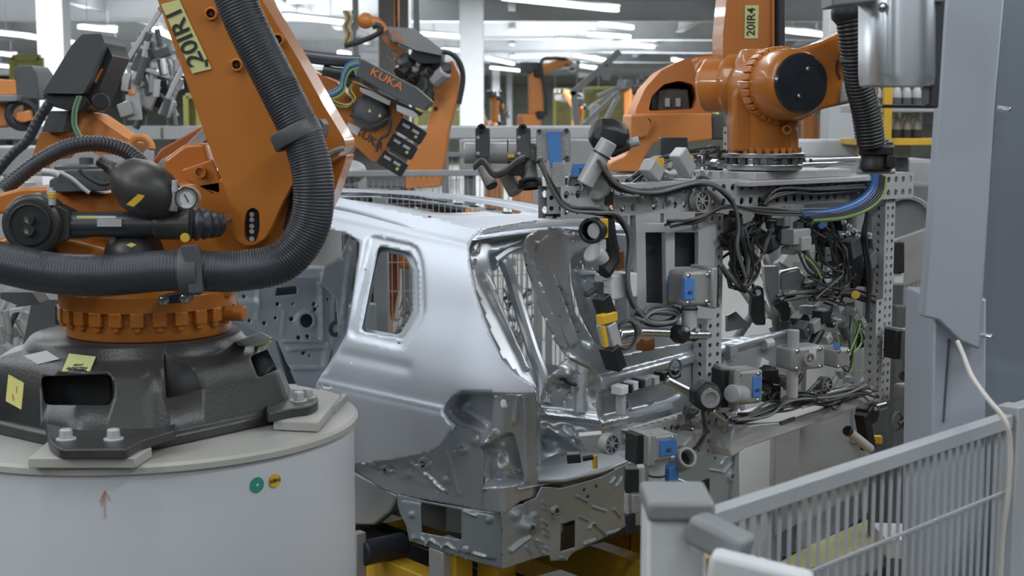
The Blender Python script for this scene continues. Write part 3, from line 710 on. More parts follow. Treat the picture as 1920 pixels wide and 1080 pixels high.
panel('cross_member', ('skin',), [(553, 500), (590, 497), (625, 501), (638, 510), (634, 521), (560, 521), (545, 516)], lambda x, y: onrear(x, y, lambda t, z: 1.97), 4, body, [circ(618, 508, 7, 5), circ(600, 511, 2, 2)], [('l', (550, 503), (630, 503), 3, .012)], -FW)
MB('dkgrey').prism([onrear(x, y, lambda t, z: 2.12) for x, y in ((430, 530), (640, 525), (630, 640), (605, 720), (540, 720), (520, 640), (430, 595))], FW*.02).build('bulkhead_shade_sheet', body)  # dark sheet added behind the bulkhead so its holes look shaded
MB('cable').torus(onrear(630, 616, lambda t, z: 1.95), -FW, S(13, 6.6), .012).build('cable_loop', body)
panel('b_pillar', ('stampdull',), [(652, 448), (668, 452), (668, 485), (655, 560), (647, 622), (634, 632), (630, 560), (600, 530), (606, 500), (640, 480)], lambda x, y: onrear(x, y, lambda t, z: 1.85), 4.5, body, [circ(641, 482, 2, 3)], [('l', (655, 470), (640, 600), 4, .015)], -FW)
# front end beyond
MB('stampdull').box(car(2.85, .75, .35), .1, 1.2, .6, u=FW, v=RT, w=UP).build('front_bulkhead', body, bevel=.01)
# wheel arch cavity and underbody
MB('stampdull').prism([onside(x, y, lambda s, z: .22) for x, y in ((600, 880), (662, 885), (720, 915), (745, 930), (730, 960), (700, 985), (650, 985))], RT*.05).build('inner_wheel_arch', body, bevel=.01)
MB('dkgrey').box(car(1.5, .75, -.02), 2.6, .95, .12, u=FW, v=RT, w=UP).build('underbody', body, bevel=.01)
# ------------------------------------------------------------------ yellow conveyor skid below
zk = .42
def rail(a, b, w, h, m, name, parent, z=zk):
    MB(m).bar(V((a.x, a.y, z)), V((b.x, b.y, z)), w, h).build(name, parent, bevel=.006)
sk = thing('conveyor', car(.8, .7, 0)-UP*O.z, 'yellow and black conveyor line carrying the car body', 'conveyor')
for t_ in (.12, .36, .95, 1.22): rail(car(-2.2, t_, 0), car(3.4, t_, 0), .10, .16, 'yellow' if t_ != .36 else 'black', 'side_rail', sk)
for s_ in (-1.9, -1.2, -.55, .15, .9, 1.7, 2.5):
    rail(car(s_, -.35, 0), car(s_, 1.7, 0), .12, .10, 'yellow', 'cross_beam', sk, zk-.10)
for s_ in (-1.5, -.2, 1.3, 2.8):
    for t_ in (.12, 1.22): MB('yellow').box((car(s_, t_, 0).x, car(s_, t_, 0).y, .15), .12, .12, .3).build('foot', sk, bevel=.005)
for s_ in (.35, 2.4):
    for t_ in (.25, 1.15): c = car(s_, t_, 0); MB('yellow', 'alupaint').box((c.x, c.y, .53), .14, .10, .22, u=FW, v=RT).build('support_block', sk, bevel=.008)
c = PZ(835, 1040, .62); MB('alupaint').box((c.x, c.y, .53), .10, .10, .24, u=FW, v=RT).build('support_post', sk, bevel=.005)
c = PZ(855, 1052, .6); MB('yellow').box((c.x, c.y+.02, .53), .11, .09, .26, u=FW, v=RT).build('clamp_block', sk, bevel=.005)
c = PZ(715, 1030, .55); MB('darkpanel').cyl(c-RT*.1, c+RT*.12, .055).build('drive_motor', sk, bevel=.004)
c = PZ(672, 1050, .52); MB('alupaint').box(c, .05, .05, .25, u=FW, v=RT).build('bracket', sk, bevel=.004)
for i in range(3): rail(car(-2.2, -.28+i*.07, 0), car(3.4, -.28+i*.07, 0), .03, .05, ('black', 'alupaint', 'black')[i], 'cable_channel', sk, zk+.02)
# ================================================================== NEAR ROBOT ON ITS PEDESTAL
RC = V((-1.150, 4.37, 0)); ZT = 1.49
ped = thing('robot_pedestal', (RC.x, RC.y, 0), 'big round pale grey steel drum pedestal carrying the near orange robot', 'pedestal')
MB('drum').lathe((RC.x, RC.y, 0), (0, 0, 1), [(.645, 0), (.652, .02), (.652, ZT-.045), (.648, ZT-.03), (.64, ZT-.02)], 96).build('drum_shell', ped, ang=20)
MB('drumtop').lathe((RC.x, RC.y, ZT-.03), (0, 0, 1), [(.652, 0), (.665, .006), (.665, .022), (.655, .03), (.62, .028)], 96).build('drum_top', ped, ang=25)
def padbox(pxs, z, h, name='mounting_pad'):
    pts = [PZ(x, y, z) for x, y in pxs]; MB('drumtop').prism(pts, (0, 0, -h)).build(name, ped, bevel=.004)
padbox([(95, 822), (60, 852), (52, 858), (254, 858), (284, 838), (262, 826)], ZT+.030, .03)
padbox([(545, 762), (512, 788), (596, 792), (640, 740), (600, 728)], ZT+.030, .03)
for (x0, y0, x1, y1) in ((622, 768, 646, 745), (604, 784, 618, 772)):
    a, b = PZ(x0, y0, ZT+.01), PZ(x1, y1, ZT+.01); MB('drumtop').bar(a, b, .02, .025).build('weld_rib', ped, bevel=.003)
def ondrum(x, y, r=.654):
    d = ray(x, y); o = V((CAM.x-RC.x, CAM.y-RC.y)); dd = V((d.x, d.y)); A = dd.dot(dd); B = 2*o.dot(dd); Q = o.dot(o)-r*r
    t = (-B-math.sqrt(B*B-4*A*Q))/(2*A); return CAM+d*t
def drumsticker(x, y, r, m, name, lab):
    p = ondrum(x, y); n = V((p.x-RC.x, p.y-RC.y, 0)).normalized(); o = MB(m).lathe(p-n*.003, n, [(r*.99, 0), (r, .003), (r, .0045), (r*.98, .005)], 28).build(name, ped); o['label'] = lab; return p, n
p, n = drumsticker(482, 909, S(15, 3.9), 'green', 'round_sticker', 'green round sticker')
MB('paper').cyl(p+n*.001, p+n*.003, .004, n=10).build('sticker_dot', ped)
p, n = drumsticker(515, 901, S(13.5, 3.9), 'yellow', 'round_sticker', 'yellow round sticker')
text('1/4+1', .017, 'ink', p+n*.004, (n.y*-1, n.x, 0), (0, 0, 1), 'sticker_writing', ped)
for pts in ([(196, 972), (196, 922)], [(196, 920), (186, 942)], [(196, 920), (206, 938)], [(196, 920), (190, 950)]):
    a, b = (ondrum(*q, .6535) for q in pts); MB('inkred').bar(a, b, .0012, .0012).build('chalk_arrow', ped)
# pocket box like cable duct left of base
rob = thing('industrial_robot', (RC.x, RC.y, ZT), 'near orange robot on the round pedestal with black hoses, lettered 20IR1', 'robot')
ZB0 = ZT+.0; ZB1 = P(278, 645, 4.12).z
# base casting: octagon foot loft to round neck
ang0 = math.atan2(.65, .504)
def foot(zf, half, cham, r, m_):
    """blend between a chamfered square and a circle"""
    pts = []
    for i in range(96):
        a = 2*math.pi*i/96; c, s = math.cos(a), math.sin(a)
        q = min(half/max(abs(c), 1e-6), half/max(abs(s), 1e-6), (2*half-cham)/(abs(c)+abs(s)))
        rr = q*(1-m_)+r*m_; aa = a+ang0
        pts.append(V((RC.x-.015+rr*math.cos(aa), RC.y+rr*math.sin(aa), zf)))
    return pts
hb = ZB1-ZB0
lv = [(0, .42, .15, .4, 0), (.03, .42, .15, .4, 0), (.035, .41, .15, .4, 0), (.14, .385, .15, .4, .06), (.19, .37, .14, .39, .1), (.212, .35, .14, .37, .25), (.225, .31, .12, .35, .6), (.235, .30, .1, .335, .9), (.26, .29, .1, .318, 1), (hb-.0, .28, .1, .31, 1)]
mb = MB('castblk', 'black'); mb.rings([foot(ZB0+z, h, c, r, k) for z, h, c, r, k in lv])
base = mb.build('base_casting', rob, bevel=.006, ang=38)
cuts = []
def cutpx(pxs, Y, depth, r=6): 
    q = rpoly(pxs, r, 4); c = MB('castblk', 'black').m(1).prism([P(x, y, Y) for x, y in q], [P(*q[0], Y+depth)-P(*q[0], Y)][0]); cuts.append(c)  # pocket walls coloured black to stand in for the shade inside
cutpx([(76, 704), (222, 700), (228, 740), (222, 764), (84, 764)], 3.6, .55, 14)
cutpx([(306, 664), (392, 652), (396, 735), (312, 752)], 3.75, .33, 4)
cutpx([(468, 668), (528, 642), (542, 690), (486, 714)], 3.8, .75, 9)
cutpx([(408, 655), (440, 662), (428, 718), (408, 728)], 3.9, .16, 4)
carve(base, cuts)
def topz(x, y): return PZ(x, y, ZB0+.045)
for fp in ([(84, 790), (92, 828), (112, 842), (236, 842), (262, 826), (330, 806), (330, 770), (100, 770)], [(500, 776), (545, 766), (580, 762), (597, 752), (596, 742), (582, 734), (540, 728), (500, 745)]):
    MB('castblk').prism([PZ(x, y, ZB0+.058) for x, y in rpoly(fp, 8, 3)], (0, 0, -.028)).build('foot_lobe', rob, bevel=.005)
for x, y in ((124, 824), (213, 824), (560, 752), (577, 746)):
    p = PZ(x, y, ZB0+.058); MB('alupaint').bolt(V((p.x, p.y, ZB0+.056)), (0, 0, 1), .018, .022).build('anchor_bolt', rob, bevel=.0015)
# stickers on the base
def sticker(pxs, Y, m, name, parent, lab=None, n=YN, th=.0012):
    o = MB(m).prism([P(x, y, yy) for (x, y), yy in zip(pxs, Y if isinstance(Y, (list, tuple)) else [Y]*4)], V(n)*th).build(name, parent)
    if lab: o['label'] = lab
    return o
BV = None
def on_base(x, y):
    global BV
    from mathutils.bvhtree import BVHTree
    if BV is None:
        me = base.data; og = ORG[rob.name]; BV = BVHTree.FromPolygons([v.co+og for v in me.vertices], [list(p.vertices) for p in me.polygons])
    h = BV.ray_cast(CAM, ray(x, y).normalized()); return h[0] if h[0] is not None else P(x, y, 4.0)
def bstick(pxs, m, name, lab):
    pts = [on_base(x, y) for x, y in pxs]; n = (pts[1]-pts[0]).cross(pts[2]-pts[1]).normalized()
    if n.dot(CAM-pts[0]) < 0: n = -n
    MBk = MB(m).prism([p+n*.001 for p in pts], n*.0015).build(name, rob); MBk['label'] = lab; return pts, n
bstick([(46, 667), (88, 657), (113, 673), (72, 683)], 'paper', 'sticker', 'white sticker on the base')
pt, n = bstick([(130, 664), (180, 670), (169, 697), (116, 697)], 'ypale', 'sticker', 'yellow paper sticker on the base')
r_ = (pt[2]-pt[3]).normalized(); u_ = (pt[0]-pt[3]).normalized(); c_ = (pt[2]+pt[3])/2
text('ANSETZEN', .015, 'ink', c_+u_*.009+n*.003, r_, u_, 'sticker_writing', rob)
text('NICHT', .011, 'ink', c_+u_*.022+n*.003, r_, u_, 'sticker_writing', rob)
pt, n = bstick([(17, 702), (46, 718), (41, 768), (12, 752)], 'ylabel', 'sticker', 'yellow warning sticker with red marks')
c_ = sum(pt, V())/4+n*.003; r_ = (pt[1]-pt[0]).normalized(); u_ = (pt[0]-pt[3]).normalized()
MB('inkred').bar(c_+r_*.01+u_*.02, c_+r_*.01-u_*.0, .004, .001, up=n).bar(c_-r_*.01-u_*.01, c_+r_*.0-u_*.025, .005, .001, up=n).build('sticker_mark', rob)
bstick([(440, 640), (490, 622), (511, 633), (460, 650)], 'paper', 'sticker', 'white label on the base shoulder')
bstick([(478, 648), (506, 637), (510, 641), (484, 652)], 'ypale', 'sticker', 'small yellow label on the base shoulder')
# toothed orange turntable
zc0, zc1 = ZB1+.002, P(278, 545, 4.13).z; r0 = .268
mb = MB('orange')
mb.lathe((RC.x+.025, RC.y, zc0), (0, 0, 1), [(.245, 0), (.25, .01), (.25, .05), (r0-.016, .052), (r0-.016, .085), (r0, .087), (r0, zc1-zc0-.02), (r0-.02, zc1-zc0)], 72)
tt = mb.build('turntable', rob, bevel=.003)
for i in range(26):
    a = 2*math.pi*i/26; d = V((math.cos(a), math.sin(a), 0)); tg = V((-d.y, d.x, 0))
    if d.y > .35: continue
    c = V((RC.x+.025, RC.y, zc0+.068))+d*(r0-.008)
    MB('orange').box(c, .022, .040, .042, u=d, v=tg).build('tooth', tt, bevel=.003)
    MB('orange').lathe(c-V((0, 0, .022))+d*-.004, (0, 0, -1), [(.012, 0), (.012, .012), (.009, .014)], 8).build('bolt', tt)
# side nub
p = P(440, 586, 4.3); MB('orange').cyl(p-V((.05, 0, 0)), p+V((.035, -.02, 0)), S(15, 4.3)).build('grease_cap', rob, bevel=.004)
# carousel castings
def slab(mats, pxs, Y, th, name, parent, r=6, bevel=.012, holes=(), lab=None):
    mb = MB(*mats); mb.slab(rpoly(pxs, r, 3) if r else pxs, Y, th, holes); o = mb.build(name, parent, bevel=bevel, seg=3)
    if lab: o['label'] = lab
    return o
slab(('orange',), [(120, 560), (100, 520), (60, 495), (60, 420), (180, 400), (300, 350), (420, 330), (560, 330), (600, 400), (545, 470), (500, 500), (436, 540), (430, 562)], 4.28, .34, 'carousel_body', rob, 10, .02)
slab(('orange',), [(-60, 378), (40, 352), (100, 352), (190, 365), (285, 345), (330, 372), (330, 398), (200, 402), (120, 404), (-60, 400)], 4.22, .4, 'carousel_top', rob, 8, .02)
slab(('orange',), [(-60, 470), (20, 440), (90, 440), (150, 452), (215, 470), (215, 505), (60, 505), (-60, 500)], 4.14, .2, 'carousel_lug', rob, 10, .02)
slab(('orange',), [(305, 300), (345, 270), (385, 268), (400, 330), (395, 375), (360, 395), (330, 390), (318, 350)], 4.45, .2, 'shoulder_rib', rob, 8, .015)
slab(('orange',), [(340, 318), (398, 298), (412, 330), (415, 362), (400, 368), (370, 350), (350, 338)], 4.28, .08, 'lug', rob, 5, .008)
MB('orange').ring(P(376, 323, 4.27), YN, S(11, 4.27), S(8, 4.27), .02).build('lug_ring', rob)
slab(('orange',), [(540, 330), (650, 290), (648, 300), (620, 380), (585, 440), (540, 470), (470, 470), (420, 440), (430, 400)], 4.42, .22, 'shoulder_housing', rob, 10, .02)
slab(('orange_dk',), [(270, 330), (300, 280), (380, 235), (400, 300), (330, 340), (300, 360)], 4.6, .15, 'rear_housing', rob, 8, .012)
slab(('alucast',), [(300, 300), (345, 275), (382, 238), (388, 262), (350, 290), (300, 335), (285, 330)], 4.55, .05, 'dusty_cover', rob, 6, .008)
# the link arm
armo = [(284, -30), (480, -30), (492, 0), (560, 112), (606, 195), (646, 262), (648, 275), (634, 292), (600, 312), (565, 328), (545, 350), (530, 378), (519, 402), (510, 424), (497, 446), (478, 459), (460, 460), (446, 452), (431, 430), (430, 405), (433, 388), (417, 342), (384, 252), (345, 140), (300, 12)]
slot = rpoly([(462, 396), (474, 388), (486, 396), (487, 430), (480, 452), (468, 456), (458, 446), (457, 420)], 8)
arm = slab(('orange',), armo, 4.16, .26, 'link_arm', rob, 5, .016, holes=[slot])
MB('black').slab(slot, 4.20, .1).build('slot_cover', rob)
for y in (402, 412, 424, 434, 448): MB('chrome').cyl(P(472, y, 4.17), P(472, y, 4.20), S(5, 4.2), n=14).build('slot_bolt', rob)
for x, y in ((396, 26), (444, 122), (521, 75)):
    MB('orange').ring(P(x, y, 4.155), YN, S(12, 4.15), S(8, 4.15), .018).build('screw_boss', arm, bevel=.002); MB('ink').cyl(P(x, y, 4.15), P(x, y, 4.156), S(4, 4.15), n=12).build('screw_hole', arm)
MB('alucast').tube([P(x, y, 4.14) for x, y in ((613, 292), (625, 284), (645, 278))], .008).build('edge_rim', arm)
# lettering plate 20IR1
pl = [(302, 8), (336, -1), (397, 129), (361, 138)]
o = MB('ypale').prism([P(x, y, 4.157) for x, y in pl], YN*.002).build('name_plate', rob); o['label'] = 'yellow plate lettered 20IR1'
up_ = (P(302, 8, 4.15)-P(361, 138, 4.15)).normalized()
c_ = P(347, 68, 4.153)
text('20IR1', .068, 'ink', c_, up_, V((-up_.z, 0, up_.x)), 'lettering', rob, sx=1.12)
p = P(387, 118, 4.1535); MB('ink').box(p, .008, .001, .02).build('code_mark', rob)
# counterbalance cylinder and its parts
YB = 4.0
hd = P(57, 421, YB)
MB('castblk').cyl(hd+V((0, .10, 0)), hd, S(57, YB), S(57, YB), 40).build('pivot_head', rob, bevel=.004)
MB('black').ring(hd+V((0, -.004, 0)), YN, S(40, YB), S(37, YB), .01, 40).build('head_rim', rob)
for y in (412, 432):
    MB('chrome').ring(P(53, y, YB-.012), YN, S(11, YB), S(6, YB), .012).cyl(P(53, y, YB-.012), P(53, y, YB), S(4.5, YB), n=6).build('head_bolt', rob)
slab(('castblk',), [(75, 372), (130, 398), (130, 446), (75, 472)], YB+.02, .08, 'head_neck', rob, 5, .008)
a, b = P(105, 421, YB+.06), P(360, 421, YB+.06)
MB('rubber').cyl(a, b, S(24, YB), n=32).build('cylinder_tube', rob, bevel=.002)
MB('castblk').cyl(P(290, 421, YB+.06), P(362, 421, YB+.06), S(29, YB), n=32).build('cylinder_head', rob, bevel=.003)
MB('cable').ring(P(128, 420, YB+.06), (1, 0, 0), S(26, YB), S(24, YB), .006).build('clamp_ring', rob)
MB('rubber').tube([P(355, 419, YB+.07), P(378, 420, YB+.08), P(398, 421, YB+.1), P(412, 422, YB+.12)], lambda t: S(33-12*t, YB), 28, corr=(.022, .10)).build('bellows', rob)
MB('steel').cyl(P(405, 420, YB+.1), P(440, 405, YB+.2), S(9, YB), n=16).build('piston_rod', rob)
for pxs, m in (([(182, 408), (228, 408), (228, 422), (182, 422)], 'alupaint'), ([(144, 402), (182, 402), (182, 411), (144, 411)], 'ylabel'), ([(182, 402), (216, 402), (220, 411), (182, 411)], 'paper')):
    Yq = YB+.06-S(24, YB)-.004+(.01 if m != 'alupaint' else 0)
    MB(m).slab([(x, y+3) for x, y in pxs], Yq-.0, .012).build('cylinder_label', rob)
p = P(98, 385, YB); MB('alupaint').cyl(p, P(98, 358, YB), S(7, YB), n=12).build('valve', rob); MB('yellow').cyl(P(98, 362, YB), P(98, 372, YB), S(8, YB), n=12).build('valve_cap', rob)
slab(('alucast',), [(100, 448), (140, 436), (180, 440), (160, 448)], YB+.08, .02, 'cylinder_fin', rob, 2, .002)
# hydraulic accumulators
axd = (P(300, 372, 4.05)-P(205, 312, 4.05)).normalized()
Rm = axd.to_track_quat('Z', 'Y').to_matrix()
MB('ball').lathe(P(205, 312, 4.05), axd, [(S(9, 4.05), -.01), (S(12, 4.05), 0), (S(14, 4.05), .012), (S(20, 4.05), .02), (S(38, 4.05), .045), (S(51, 4.05), .09), (S(53, 4.05), .125), (S(50, 4.05), .16), (S(38, 4.05), .2), (S(20, 4.05), .225), (S(12, 4.05), .235)], 40).build('accumulator', rob, ang=60)
MB('black').lathe(P(200, 310, 4.05), axd, [(S(7, 4.05), -.03), (S(11, 4.05), -.025), (S(11, 4.05), .0), (S(13, 4.05), .005), (S(13, 4.05), .02)], 8).build('accumulator_cap', rob)
o = MB('yellow').slab([(237, 383), (259, 364), (271, 367), (266, 374), (250, 388)], 3.88, .003).build('accumulator_label', rob); o['label'] = 'small yellow label on the black accumulator'
MB('ball').lathe(P(252, 485, 4.12), (P(252, 420, 4.1)-P(252, 485, 4.12)), [(S(10, 4.1), -.03), (S(48, 4.1), -.01), (S(56, 4.1), .02), (S(50, 4.1), .05), (S(30, 4.1), .08), (S(12, 4.1), .09)], 36).build('accumulator', rob, ang=60)
MB('ylabel').slab([(236, 459), (246, 455), (256, 459), (246, 464)], 3.99, .003).build('accumulator_label', rob)
# gauge
g = P(350, 372, 3.93)
MB('alupaint').cyl(g+V((0, .05, 0)), g, S(21, 3.93), n=36).build('pressure_gauge', rob, bevel=.002)
gq = bpy.data.objects['pressure_gauge'] if 'pressure_gauge' in bpy.data.objects else rob
MB('chrome').ring(g, YN, S(22.5, 3.93), S(18.5, 3.93), .016, 36).build('gauge_rim', rob)
MB('dial').cyl(g+V((0, -.002, 0)), g+V((0, .004, 0)), S(19, 3.93), n=36).build('gauge_dial', rob)
mb = MB('ink'); mb.bar(g+V((S(4, 4), -.005, -S(7, 4))), g+V((-S(4, 4), -.005, S(8, 4))), .003, .001, up=YN)
for i in range(21):
    a = math.radians(225-13.5*i); d = V((math.cos(a), 0, math.sin(a))); mb.bar(g+d*S(13, 4)+V((0, -.003, 0)), g+d*S(16, 4)+V((0, -.003, 0)), .0012, .001, up=YN)
mb.build('gauge_needle', rob)
MB('alupaint').cyl(P(328, 360, 4.0), P(328, 338, 4.0), S(6, 4), n=12).cyl(P(322, 395, 4.02), P(330, 352, 4.02), S(10, 4), n=14).build('gauge_fitting', rob)
MB('yellow').cyl(P(347, 446, 3.93), P(347, 446, 3.96), S(9, 3.95), n=20).build('yellow_plug', rob)
# motor block on top and small cables
slab(('dkgrey',), [(92, 345), (92, 338), (125, 318), (195, 318), (200, 358), (92, 362)], 4.15, .18, 'axis_motor', rob, 4, .006)
MB('dkgrey').cyl(P(162, 312, 4.25), P(162, 294, 4.25), S(13, 4.25), n=24).lathe(P(150, 318, 4.25), (0, 0, 1), [(S(46, 4.25), 0), (S(46, 4.25), .01), (S(40, 4.25), .016)], 32).build('motor_cap', rob)
MB('alupaint').tube([P(x, y, 4.08) for x, y in ((80, 322), (100, 324), (112, 330))], S(7, 4.1), 12).tube([P(x, y, 4.08) for x, y in ((110, 322), (135, 335), (155, 352), (168, 362))], S(4, 4.1), 8).build('connector', rob)
MB('paper').slab([(88, 352), (98, 352), (98, 364), (88, 364)], 4.12, .01).build('motor_label', rob)
MB('cable').tube([P(x, y, 4.12) for x, y in ((150, 318), (160, 330), (190, 345), (215, 340))], .006).build('small_cable', rob)
for x, y in ((66, 470),): MB('chrome').bolt(P(x, y, 4.05), YN, .012, .01).build('hex_bolt', rob)
MB('black').cyl(P(95, 492, 4.1), P(110, 488, 4.3), S(22, 4.1), n=24).build('hose_socket', rob)
slab(('black',), [(40, 462), (90, 458), (110, 500), (60, 510), (30, 500)], 4.06, .06, 'lug_block', rob, 6, .006)
# thick corrugated hoses
HR = S(38, 3.95)
hose_pts = [P(400, -120, 3.96), P(455, 30, 3.95), P(520, 160, 3.95), P(570, 265, 3.94), P(588, 350, 3.93), P(578, 430, 3.93), P(530, 490, 3.92), P(450, 508, 3.90), P(370, 508, 3.89), P(300, 508, 3.88), P(200, 516, 3.88), P(100, 512, 3.89), P(0, 492, 3.92), P(-120, 455, 4.0)]
hs = MB('rubber').tube(hose_pts, HR, 26, corr=(.0085, .022)).build('corrugated_hose', rob, ang=75); hs['label'] = 'thick corrugated hose running down the arm and across the front'
MB('rubber').tube([P(5, 355, 4.35), P(70, 305, 4.4), P(130, 275, 4.45), P(190, 270, 4.5), P(240, 285, 4.52), P(270, 315, 4.5), P(285, 345, 4.45)], S(15, 4.4), 20, corr=(.012, .06)).build('corrugated_hose', rob, ang=75)
MB('rubber').tube([P(560, 325, 4.25), P(556, 380, 4.25), P(545, 430, 4.2)], S(14, 4.2), 16, corr=(.012, .06)).build('corrugated_hose', rob, ang=75)
MB('rubber').tube([P(578, 330, 4.2), P(572, 390, 4.2), P(556, 440, 4.15)], S(12, 4.2), 16, corr=(.012, .06)).build('corrugated_hose', rob, ang=75)
# hose clamps
dh = (hose_pts[3]-hose_pts[2]).normalized()
c = P(556, 252, 3.95); MB('dkgrey').ring(c, dh, HR*1.28, HR*1.05, .045, 36).build('hose_clamp', rob, bevel=.003)
slab(('dkgrey',), [(514, 262), (540, 242), (600, 222), (607, 232), (604, 258), (560, 276), (524, 280)], 3.98, .12, 'clamp_bracket', rob, 3, .005)
c = P(358, 508, 3.89); MB('dkgrey').ring(c, V((1, 0, .05)), HR*1.2, HR*1.03, .052, 36).build('hose_clamp', rob, bevel=.003)
slab(('dkgrey',), [(336, 462), (366, 460), (378, 500), (380, 548), (354, 550), (350, 500)], 3.83, .04, 'clamp_jaw', rob, 4, .004)
slab(('black',), [(298, 556), (352, 546), (356, 566), (298, 572)], 4.06, .06, 'clamp_foot', rob, 4, .003)
for x, y in ((307, 563), (347, 559)): MB('chrome').bolt(P(x, y, 4.06), YN, .011, .008).build('clamp_bolt', rob)
MB('alupaint').bolt(P(328, 538, 4.0), YN, .004, .004).build('small_screw', rob)
# dark cabinet behind the robot left
slab(('dkgrey',), [(60, 562), (122, 562), (112, 640), (40, 660)], 4.9, .2, 'rear_cover', rob, 3, .006)
slab(('black',), [(103, 572), (122, 572), (122, 608), (103, 608)], 4.85, .04, 'rear_plate', rob, 2, .003)
slab(('dkgrey',), [(0, 548), (60, 548), (75, 570), (40, 575), (0, 560)], 4.5, .1, 'rear_lug', rob, 3, .006)
# ================================================================== MIDDLE ROBOTS
def T(name, pxs, Y, th, m, parent, r=3, bevel=.012, lab=None): return slab((m,), pxs, Y, th, name, parent, r, bevel, lab=lab)
def base_under(x, Y, ztop, parent, w=.26, m='alupaint'):
    p = P(x, 300, Y); MB(m).lathe((p.x, Y+.15, 0), (0, 0, 1), [(w, 0), (w, .06), (w*.6, .12), (w*.55, ztop)], 24).build('robot_base', parent)
# robot with a KUKA lettered black box
YB_ = 8.6
kb = thing('industrial_robot', (P(620, 300, YB_).x, YB_+.2, 0), 'orange robot with two KUKA letterings and black connector boxes, behind the near arm', 'robot')
base_under(590, YB_+.35, 1.9, kb)
T('arm_housing', [(556, 118), (600, 140), (631, 153), (662, 190), (664, 262), (640, 310), (624, 340), (596, 350), (580, 260)], YB_, .35, 'orange', kb)
T('motor_plate', [(658, 150), (743, 192), (757, 215), (714, 303), (698, 303), (664, 272), (648, 259)], YB_-.05, .22, 'orange', kb)
o = T('controller_box', [(668, 142), (677, 109), (779, 163), (810, 190), (796, 208), (745, 186)], YB_-.25, .22, 'dkgrey', kb)
up_ = (P(779, 163, 8)-P(677, 109, 8)).normalized()
text('KUKA', .062, 'inkorange', P(725, 149, YB_-.255), up_, V((-up_.z, 0, up_.x)), 'lettering', kb, sx=1.25)
T('box_tray', [(672, 158), (745, 190), (792, 212), (785, 218), (740, 200), (676, 168)], YB_-.2, .15, 'black', kb, 2, .004)
T('chrome_rail', [(674, 164), (700, 172), (733, 190), (730, 198), (700, 184), (676, 172)], YB_-.24, .05, 'steel', kb, 2, .004)
T('chrome_rail', [(743, 196), (775, 208), (784, 216), (776, 222), (744, 208)], YB_-.24, .05, 'alupaint', kb, 2, .004)
c = P(694, 211, YB_-.12); MB('dkgrey').lathe(c+V((0, .1, 0)), YN, [(S(37, 8.5), 0), (S(37, 8.5), .06), (S(30, 8.5), .12), (S(12, 8.5), .15)], 9, ).build('motor_cover', kb, bevel=.008)
for x, y in ((693, 207), (712, 216)): MB('ylabel').slab([(x-3, y+3), (x+3, y+3), (x, y-3)], YB_-.285, .004).build('warning_label', kb)
up2 = (P(712, 226, 8)-P(678, 243, 8)); up2 = (P(711, 272, 8)-P(673, 246, 8)).normalized()
text('KUKA', .062, 'ink', P(692, 260, YB_-.055), up2, V((-up2.z, 0, up2.x)), 'lettering', kb, sx=1.2)
MB('paper').slab([(653, 230), (676, 240), (670, 254), (648, 242)], YB_-.056, .006).build('label', kb)
rd = math.radians(-31)
for i, (x, y) in enumerate(((772, 246), (755, 275), (737, 306))):
    u = V((math.cos(rd), 0, math.sin(rd))); w = V((-u.z, 0, u.x))
    bx = MB('black').box(P(x, y, YB_-.0), S(52, 8.6), .14, S(27, 8.6), u=u, w=w).build('connector_box', kb, bevel=.006)
    for k in (-.3, .15): MB('alupaint').box(P(x, y, YB_-.08)+u*S(k*45, 8.6)+w*S(3, 8.6), S(14, 8.6), .02, S(5, 8.6), u=u, w=w).build('latch', bx)
    MB('ylabel').box(P(x, y, YB_-.08)+u*S(12, 8.6)-w*S(5, 8.6), S(5, 8.6), .02, S(5, 8.6), u=u, w=w).build('warning_label', bx)
MB('rubber').tube([P(x, y, YB_-.1) for x, y in ((520, 96), (560, 104), (620, 112), (675, 116))], S(12, 8.5), 14).build('thick_pipe', kb)
MB('black').tube([P(x, y, YB_-.1) for x, y in ((606, 132), (640, 138), (668, 134))], S(10, 8.5), 12).build('thick_pipe', kb)
for k, m in enumerate(('bluecab', 'greencab', 'bluecab', 'cable', 'greencab')):
    MB(m).tube([P(x+k*1.5, y+k*3, YB_-.18) for x, y in ((596, 172), (620, 172), (638, 160), (642, 138), (652, 120), (672, 114))], S(2.4, 8.5), 8).build('cable', kb)
for k, m in enumerate(('greencab', 'cable', 'yellow')):
    MB(m).tube([P(x+k*2, y-k*2, YB_-.15) for x, y in ((612, 186), (628, 196), (650, 200), (662, 188), (654, 172), (660, 158))], S(1.8, 8.5), 8).build('cable', kb)
MB('cable').tube([P(x, y, YB_-.17) for x, y in ((655, 215), (700, 236), (730, 222), (728, 250), (712, 262), (706, 285))], S(3, 8.5), 8).build('cable', kb)
for i in range(8):
    random.seed(i+50); MB(random.choice(['dkgrey', 'alupaint', 'copper'])).cyl(P(606+i*7, 180+random.random()*24, YB_-.06), P(612+i*7, 188+random.random()*20, YB_-.06), S(4, 8.5), n=10).build('fitting', kb)
